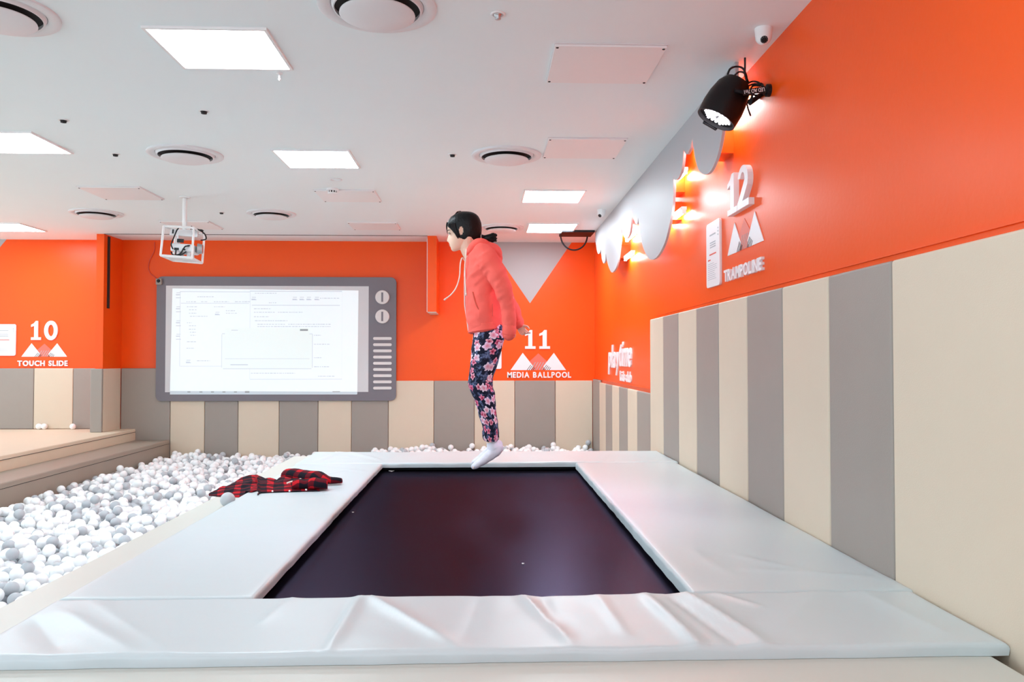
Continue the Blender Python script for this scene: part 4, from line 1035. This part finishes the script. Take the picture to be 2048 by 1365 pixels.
def trings(tab, n=28, e=0): return [[G((a+b)/2 - (b-a)/2*math.cos(2*PI*j/n), y + e*max(0, (y-620)/42)*math.cos(2*PI*j/n), w*math.sin(2*PI*j/n)) for j in range(n)] for y, a, b, w in tab]
torso.rings(trings(tor))
NA = [(967, 514, -.125), (982, 538, -.165), (1001, 570, -.185), (1013, 603, -.185), (1016, 640, -.178), (1017, 662, -.172)]
FA = [(970, 516, .125), (987, 545, .16), (1009, 582, .175), (1025, 612, .172), (1038, 640, .16), (1042, 651, .155)]
arms = [limb([G(*p) for p in NA], [.042, .042, .036, .034, .027, .022]), limb([G(*p) for p in FA], [.042, .042, .036, .034, .027, .022])]
legc = [(660, 976), (700, 974), (740, 965), (770, 965), (800, 970), (830, 976), (860, 982), (880, 984), (892, 985)]
legs = [limb([G(x, y, s_*lerp([(660, .05), (700, .06), (770, .075)], y)) for y, x in legc], [.052, .056, .053, .05, .046, .046, .034, .029, .027]) for s_ in (-1, 1)]
def foot(s_):
    b = limb([G(985, 884, s_*.075), G(988, 893, s_*.075), G(989, 899, s_*.075)], [.026, .029, .031])
    c = limb([G(997, 894, s_*.075), G(990, 900, s_*.075), G(978, 909, s_*.077), G(965, 919, s_*.08), G(954, 927, s_*.08), G(947, 931, s_*.078)], [(.024, .024), (.030, .026), (.032, .024), (.036, .02), (.034, .014), (.024, .011)])
    b.add(c.v, c.f); return b
feet = [foot(-1), foot(1)]
# the far hand, half open behind her; the near one curled inside its sleeve
def hand(w, fwd, side, palmn, curl, s_=1.0):
    fwd, side, palmn = (v.normalized() for v in (fwd, side, palmn)); b = MB()
    k = w + fwd*.062*s_
    pr = []
    for q, hw, ht in ((0, .019, .015), (.018, .025, .014), (.04, .031, .012), (.062, .033, .0105), (.07, .030, .007)):
        c = w + fwd*q*s_; pr.append([c + side*(hw*s_*math.cos(2*PI*j/14)) + palmn*(ht*s_*math.sin(2*PI*j/14)) for j in range(14)])
    b.rings(pr)
    for i, (off, L) in enumerate(((-.024, .058), (-.008, .066), (.008, .061), (.023, .048))):
        p = k + side*off*s_; ang = 0; pts = [p - fwd*.012*s_, p]; d = (fwd + side*off*2.0).normalized()
        for seg, cu in ((.45, curl[i]*.6), (.32, curl[i]), (.23, curl[i]*.8)):
            ang += cu; dd = d*math.cos(ang) + palmn*math.sin(ang); p = p + dd*(L*seg*s_); pts.append(p)
        r = .0082*s_; b.tube(pts, [r, r, r*.95, r*.88, r*.7], 10)
        b.ball(pts[-1], r*.72, 8, 6)
        for q_ in pts[1:-1]: b.ball(q_, r*.98, 8, 6)
    th = [w + fwd*.016*s_ - side*.017*s_, w + fwd*.032*s_ - side*.036*s_ + palmn*.006*s_, w + fwd*.052*s_ - side*.047*s_ + palmn*.014*s_, w + fwd*.070*s_ - side*.047*s_ + palmn*.016*s_]
    b.tube(th, [.011*s_, .0105*s_, .009*s_, .0068*s_], 10); b.ball(th[-1], .007*s_, 8, 6)
    return b
hands = [hand(G(1039, 649, .155), Vector((.55, -.1, -.75)), Vector((-.75, .25, -.55)), Vector((.35, -.9, .25)), [.5, .8, 1.0, 1.1], .74),
         hand(G(1017, 657, -.172), Vector((-.10, .1, -1)), Vector((-1, 0, .1)), Vector((0, 1, 0)), [1.1, 1.2, 1.2, 1.2], .72)]
body = remesh([headm, ear, neck, torso] + arms + legs + feet + hands, 'body', M['skin'], person, .0029, 1)
# face
for sgn in (-1, 1):
    e = MB(); e.ball((0, 0, 0), 1.0, 14, 10, (16*hp_, 46*hp_, 20*hp_)); c = H(262, 676, sgn*128*hp_)
    e.v = [v + c for v in e.v]; eo = e.build('eye', M['eyew'], person, smooth=True)
    i_ = MB(); i_.ball((0, 0, 0), 1.0, 12, 8, (14*hp_, 22*hp_, 22*hp_)); c2 = H(254, 678, sgn*122*hp_); i_.v = [v + c2 for v in i_.v]; i_.build('iris', M['eyeb'], eo, smooth=True)
    ls = MB(); ls.tube([H(248, 656, sgn*80*hp_), H(236, 648, sgn*118*hp_), H(262, 652, sgn*160*hp_), H(285, 668, sgn*182*hp_)], 7*hp_, 6); ls.build('eyelashes', M['hair'], eo)
    eb = MB(); eb.tube([H(222, 590, sgn*60*hp_), H(222, 572, sgn*110*hp_), H(248, 572, sgn*165*hp_), H(280, 590, sgn*200*hp_)], [6*hp_, 9*hp_, 8*hp_, 3*hp_], 6); eb.build('eyebrow', M['hair'], person)
lp_ = MB(); lp_.tube([hpt(PI - q, 938, 2) for q in (-.34, -.22, -.1, 0, .1, .22, .34)], [3*hp_, 7*hp_, 9*hp_, 7*hp_, 9*hp_, 7*hp_, 3*hp_], 8)
lp_.tube([hpt(PI - q, 976, 1) for q in (-.3, -.18, 0, .18, .3)], [3*hp_, 8*hp_, 11*hp_, 8*hp_, 3*hp_], 8); lp_.build('lips', M['lip'], person, smooth=True)
# hair
BND = [(40, 150), (380, 150), (440, 175), (480, 215), (520, 265), (560, 300), (620, 350), (680, 405), (740, 440), (800, 480), (830, 540), (840, 650), (860, 740), (890, 820), (930, 900)]
HY = [(52, 560, 760, 50), (42, 610, 720, 10), (60, 530, 850, 110), (90, 470, 930, 175), (130, 400, 1000, 225), (180, 320, 1050, 262), (240, 258, 1085, 292), (300, 222, 1110, 308), (360, 195, 1128, 314), (420, 182, 1138, 316), (480, 180, 1142, 315), (560, 188, 1142, 310),
      (620, 200, 1138, 303), (680, 215, 1130, 292), (740, 225, 1112, 276), (800, 240, 1085, 255), (860, 260, 1035, 222), (900, 280, 985, 190), (930, 300, 930, 160)]
HY.sort()
def hh(k, y): return lerp([(r[0], r[k]) for r in HY], y)
nth, hy = 120, list(range(42, 130, 8)) + list(range(130, 932, 12))
vs = []; idx = {}; fs = []
for i, y in enumerate(hy):
    for j in range(nth):
        th = 2*PI*j/nth; f, b, w = hh(1, y), hh(2, y), hh(3, y); cx, a = (f+b)/2, (b-f)/2
        st = 5*noise.noise(Vector((math.cos(th)*5, math.sin(th)*5 + y*.004, 3))) + 3.5*noise.noise(Vector((math.cos(th)*16, math.sin(th)*16 + y*.006, 8)))
        vs.append((cx+(a+st)*math.cos(th), y, (w+st)*math.sin(th)))
for i in range(len(hy)-1):
    for j in range(nth):
        k = (j+1) % nth; q = [(i, j), (i, k), (i+1, k), (i+1, j)]
        cx_v = sum(vs[a*nth+b][0] for a, b in q)/4; cy_v = sum(vs[a*nth+b][1] for a, b in q)/4; cd = sum(vs[a*nth+b][2] for a, b in q)/4
        if cx_v < lerp(BND, cy_v): continue
        if 505 < cy_v < 735 and abs(cx_v-583) < 58*math.sqrt(max(0, 1-((cy_v-615)/115)**2)): continue     # the ear comes through
        fs.append(tuple(a*nth+b for a, b in q))
hairo = MB().add([H(x, y, d*hp_) for x, y, d in vs], fs + [tuple(range(nth))]).build('hair', M['hair'], person, smooth=True)
md = hairo.modifiers.new('thickness', 'SOLIDIFY'); md.thickness = .012; md.offset = -1
lk = MB(); rl = random.Random(5)
def lock(p, r0, r1=.0): 
    c = catmull(p, 5); lk.tube(c, [(r0*(1-i/(len(c)-1))+r1*i/(len(c)-1)) for i in range(len(c))], 6)
for sgn in (-1, 1):
    lk = MB()
    D = sgn*hp_
    for k in range(9):
        o = rl.uniform(-14, 14); lock([H(300+k*14, 420+o, 285*D), H(345+k*12, 560+o, 296*D), H(420+k*9, 690+o, 292*D), H(492+k*7, 800+rl.uniform(-10, 25), 262*D)], .0036, .0012)
    for k in range(5):
        o = rl.uniform(-8, 8); lock([H(205+o, 380, (150+20*k)*D), H(188+o, 470, (150+22*k)*D), H(192+o, 560, (140+24*k)*D), H(202+o, 650-k*18, (130+26*k)*D)], .0028, .0006)
    for k in range(4): lock([H(240+k*10, 470, 268*D), H(300+k*8, 545, 283*D), H(370, 610+k*10, 284*D), H(430+k*6, 700, 274*D), H(475, 770, 262*D)], .0016, .0006)
    lk.build('side_strands', M['hair'], hairo, smooth=True)
lk = MB()
for k in range(10):
    D = rl.uniform(-200, 200)*hp_; lock([H(640+rl.uniform(-80, 80), 55, D*.5), H(520+rl.uniform(-60, 60), 85, D), H(400, 165+rl.uniform(-25, 10), D), H(300, 240+rl.uniform(-20, 20), D)], .0022, .0006)
for k in range(12):
    D = rl.uniform(-120, 120)*hp_; lock([H(800+k*20, 850, D), H(820+k*16, 890, D*.9), H(800+k*12, 930+rl.uniform(-20, 20), D*.8)], .003, .0006)
lk.build('loose_strands', M['hair'], hairo, smooth=True)
pn = MB(); pn.ball((0, 0, 0), 1.0, 20, 14, (165*hp_, 95*hp_, 92*hp_)); c = H(1330, 770); pn.v = [v + c for v in pn.v]
pn.tube([H(1040, 690), H(1120, 715), H(1200, 745)], [.012, .009, .012], 10)
for k in range(70):
    y0, d0 = rl.uniform(690, 850), rl.uniform(-80, 80); x0 = rl.uniform(1330, 1440); y1 = 770 + (y0-770)*1.35 + rl.uniform(-35, 15); x1 = x0 + rl.uniform(60, 130)
    pn.tube([H(1200, 760+(y0-770)*.5, d0*.5*hp_), H(x0, y0, d0*hp_), H(x1, y1, d0*1.2*hp_), H(x1+rl.uniform(5, 28), y1-rl.uniform(0, 28), d0*1.2*hp_)], [.004, .0052, .0038, .0014], 5)
pn.build('ponytail', M['hair'], person, smooth=True)
ht = MB()
for k in range(9):
    a = 2*PI*k/9; ht.ball(H(1135+10*math.cos(a)*2.0, 705+48*math.sin(a), 48*math.cos(a)*hp_), 17*hp_, 10, 7)
ht.build('hair_tie', M['cap'], person, smooth=True)
# hoodie: one shell of trunk, sleeves and hood, then its trims
HT2 = [(489, 950, 992, .075), (496, 941, 1000, .115), (506, 935, 1003, .148), (520, 932, 1004, .165), (545, 930.5, 1004, .166), (580, 931, 1004, .160), (610, 930.5, 1004, .158), (640, 933.5, 1004.5, .160), (652, 936, 1005, .158), (662, 938, 1004.5, .152), (664, 941, 1001, .14)]
hood_t = MB().rings(trings(HT2, 40, 4.5))
sl1 = limb([G(965, 512, -.115), G(976, 528, -.15), G(990, 552, -.18), G(1003, 580, -.193), G(1012, 610, -.19), G(1016, 640, -.18), G(1017, 656, -.175)], [(.055, .055), (.06, .058), (.056, .058), (.047, .05), (.039, .042), (.033, .036), (.036, .038)], 20)
sl2 = limb([G(968, 514, .115), G(980, 532, .15), G(997, 560, .17), G(1014, 592, .175), G(1028, 618, .168), G(1037, 638, .16), G(1040, 646, .158)], [(.055, .055), (.06, .058), (.054, .056), (.047, .05), (.039, .042), (.031, .033), (.030, .032)], 20)
hoodie = remesh([hood_t, sl1, sl2], 'hoodie', M['coral'], person, .007, 3)
base = parent_world(person)
for v in hoodie.data.vertices:              # soft creases of the fleece
    w = v.co + base; q = (w.x*.6 - w.z*.8)
    v.co += v.normal*(.009*noise.noise(Vector((q*15, w.y*7, (w.x*.8+w.z*.6)*5))) + .004*(1-2*abs(noise.noise(Vector((q*26, w.y*10, (w.x*.8+w.z*.6)*9))))) + .003*noise.noise(w*26))
hd = [(978, 487, .075, .012), (990, 486, .105, .02), (1000, 493, .125, .03), (1005, 504, .12, .034), (1005, 516, .09, .026), (1003, 523, .05, .012)]
hood = MB()
_hl = limb([G(934, 509, -.045), G(941, 502, -.085), G(952, 493, -.105), G(966, 491, -.100), G(977, 495, -.05), G(981, 497, 0), G(977, 495, .05), G(966, 491, .100), G(952, 493, .105), G(941, 502, .085), G(934, 509, .045)], [(.010, .016), (.016, .024), (.020, .026), (.022, .027), (.022, .027), (.024, .028), (.022, .027), (.022, .027), (.020, .026), (.016, .024), (.010, .016)], 14)
hood.add(_hl.v, _hl.f)
sag = MB().rings([[G(cx_ + rx*math.cos(2*PI*j/28)*.95, cy_0 + tl*math.cos(2*PI*j/28), w*math.sin(2*PI*j/28)) for j in range(28)] for cx_, cy_0, rx, w, tl in
                  ((974, 492, 14, .085, 5), (979, 495, 18, .115, 7), (983, 501, 21, .13, 8), (986, 507, 20, .125, 8), (988, 513, 17, .10, 7), (990, 519, 11, .06, 4))])
hood2 = remesh([hood, sag], 'hood', M['coral'], person, .006, 3)
for v in hood2.data.vertices:
    w = v.co + base; v.co += v.normal*(.005*noise.noise(Vector((w.x*10+w.z*22, w.y*5, w.z*6))))
hem = MB(); n = 48
hem.rings([[G((937+1004.5)/2 + (1004.5-937)/2*1.03*math.cos(2*PI*j/n), y - 4.7*math.cos(2*PI*j/n), .156*1.03*math.sin(2*PI*j/n)) for j in range(n)] for y in (649, 650, 655, 661, 662)], cap=False)
ho = hem.build('hem_band', M['coral'], person, smooth=True); md = ho.modifiers.new('thickness', 'SOLIDIFY'); md.thickness = .007
cf = limb([G(1016, 652, -.177), G(1016.5, 662, -.174), G(1015.5, 671, -.17)], [(.035, .037), (.039, .04), (.036, .037)], 18); cf.build('cuff', M['coral'], person, smooth=True)
cf = limb([G(1037.5, 641, .159), G(1040.5, 648, .157)], [(.031, .033), (.029, .031)], 16); cf.build('cuff', M['coral'], person, smooth=True)
pk = MB(); pk.tube(catmull([G(946, 588, -.130), G(949, 602, -.142), G(953, 614, -.150), G(958, 623, -.155)], 5), .0035, 6); pk.build('pocket', M['redink'], person)
sm_ = MB(); sm_.tube(catmull([G(984.5, 612, -.150), G(984.5, 636, -.152)], 3), .0016, 5); sm_.tube(catmull([G(960, 625, -.159), G(959, 640, -.158)], 3), .0014, 5); sm_.build('seams', M['redink'], person)
zp = MB(); zp.tube(catmull([G(932, 513, -.022), G(929.5, 545, -.024), G(929.5, 590, -.024), G(930, 612, -.024), G(934, 640, -.024), G(937, 662, -.024)], 4), .0035, 6); zp.build('zipper', M['knob'], person)
def cord(pts, r=.0038):
    o = MB().tube(catmull(pts, 6), r, 8).build('drawstring', M['cord'], person, smooth=True)
    e = MB().tube([pts[-1], pts[-1] + (Vector(pts[-1])-Vector(pts[-2])).normalized()*.016], .0048, 8).build('cord_tip', M['cord'], o, smooth=True)
cord([G(933.5, 503, -.07), G(932, 520, -.085), G(930.5, 540, -.075), G(931.5, 570, -.07), G(932.5, 588, -.068)])
cord([G(929, 520, .03), G(924.5, 516, .0), G(921, 530, -.03), G(919.5, 555, -.035), G(913, 576, -.03), G(903, 590, -.03), G(893, 598, -.03)])
# trousers: two legs and the seat, with cloth coordinates for the print
TL = [(650, 948.5, 1003), (661, 947, 1008), (677, 945.5, 1009), (690, 944, 1006), (703, 943, 1002), (727, 941, 995), (750, 938.5, 987.5), (764, 937, 984.5), (775, 939, 986), (785, 943, 989), (804, 950, 991), (823, 957, 992.5), (845, 963, 995), (858, 966.5, 996), (866, 965, 998), (872, 965, 998.5), (878, 967.5, 996.5), (880, 970, 994)]
TW = [(650, .077), (666, .080), (690, .087), (727, .078), (764, .066), (804, .062), (845, .056), (866, .056), (880, .046)]
V = []; UV = []; Fs = []; nA = 40
for s_ in (-1, 1):
    o = len(V); L = 0; ty = [650 + (880-650)*i/70 for i in range(71)]
    for i, y in enumerate(ty):
        xl_, xr_ = lerp([(a, b) for a, b, c in TL], y), lerp([(a, c) for a, b, c in TL], y); w = lerp(TW, y)
        for j in range(nA+1):
            a = 2*PI*j/nA; x = (xl_+xr_)/2 - (xr_-xl_)/2*math.cos(a); d = s_*lerp([(660, .060), (700, .068), (770, .076)], y) + w*math.sin(a)*-1
            p = G(x, y, d); nn = .005*noise.noise(Vector((p.x*14, p.y*14+s_, p.z*22))) + (.004*noise.noise(Vector((p.x*30, p.y*30, p.z*14))) if y > 840 else 0)
            p += Vector((-math.cos(a), -math.sin(a), 0))*nn
            V.append(p); UV.append((a*.075 + (3 if s_ > 0 else 0), (y-650)*PXM))
    m_ = nA+1
    for i in range(70):
        for j in range(nA): Fs.append((o+i*m_+j, o+i*m_+j+1, o+(i+1)*m_+j+1, o+(i+1)*m_+j))
uvmesh('trousers', V, Fs, UV, M['floral'], person, 0)
for s_ in (-1, 1):
    D = s_*.076
    sk = limb([G(985.5, 888.5, D), G(988, 894, D), G(989, 900, D)], [(.0375, .036), (.038, .036), (.034, .034)], 20)
    sk2 = limb([G(996, 893, D), G(991, 899, D), G(978, 908.5, D*1.02), G(965, 918.5, D*1.04), G(954, 926, D*1.05), G(947.5, 930, D*1.05)], [(.030, .030), (.038, .033), (.039, .030), (.042, .026), (.040, .020), (.028, .016)], 22)
    so = remesh([sk, sk2], 'sock', M['sock'], person, .0045, 3)
    for v in so.data.vertices:
        w = v.co + base; v.co += v.normal*(.0016*noise.noise(Vector((w.x*60, w.y*20, w.z*60))))
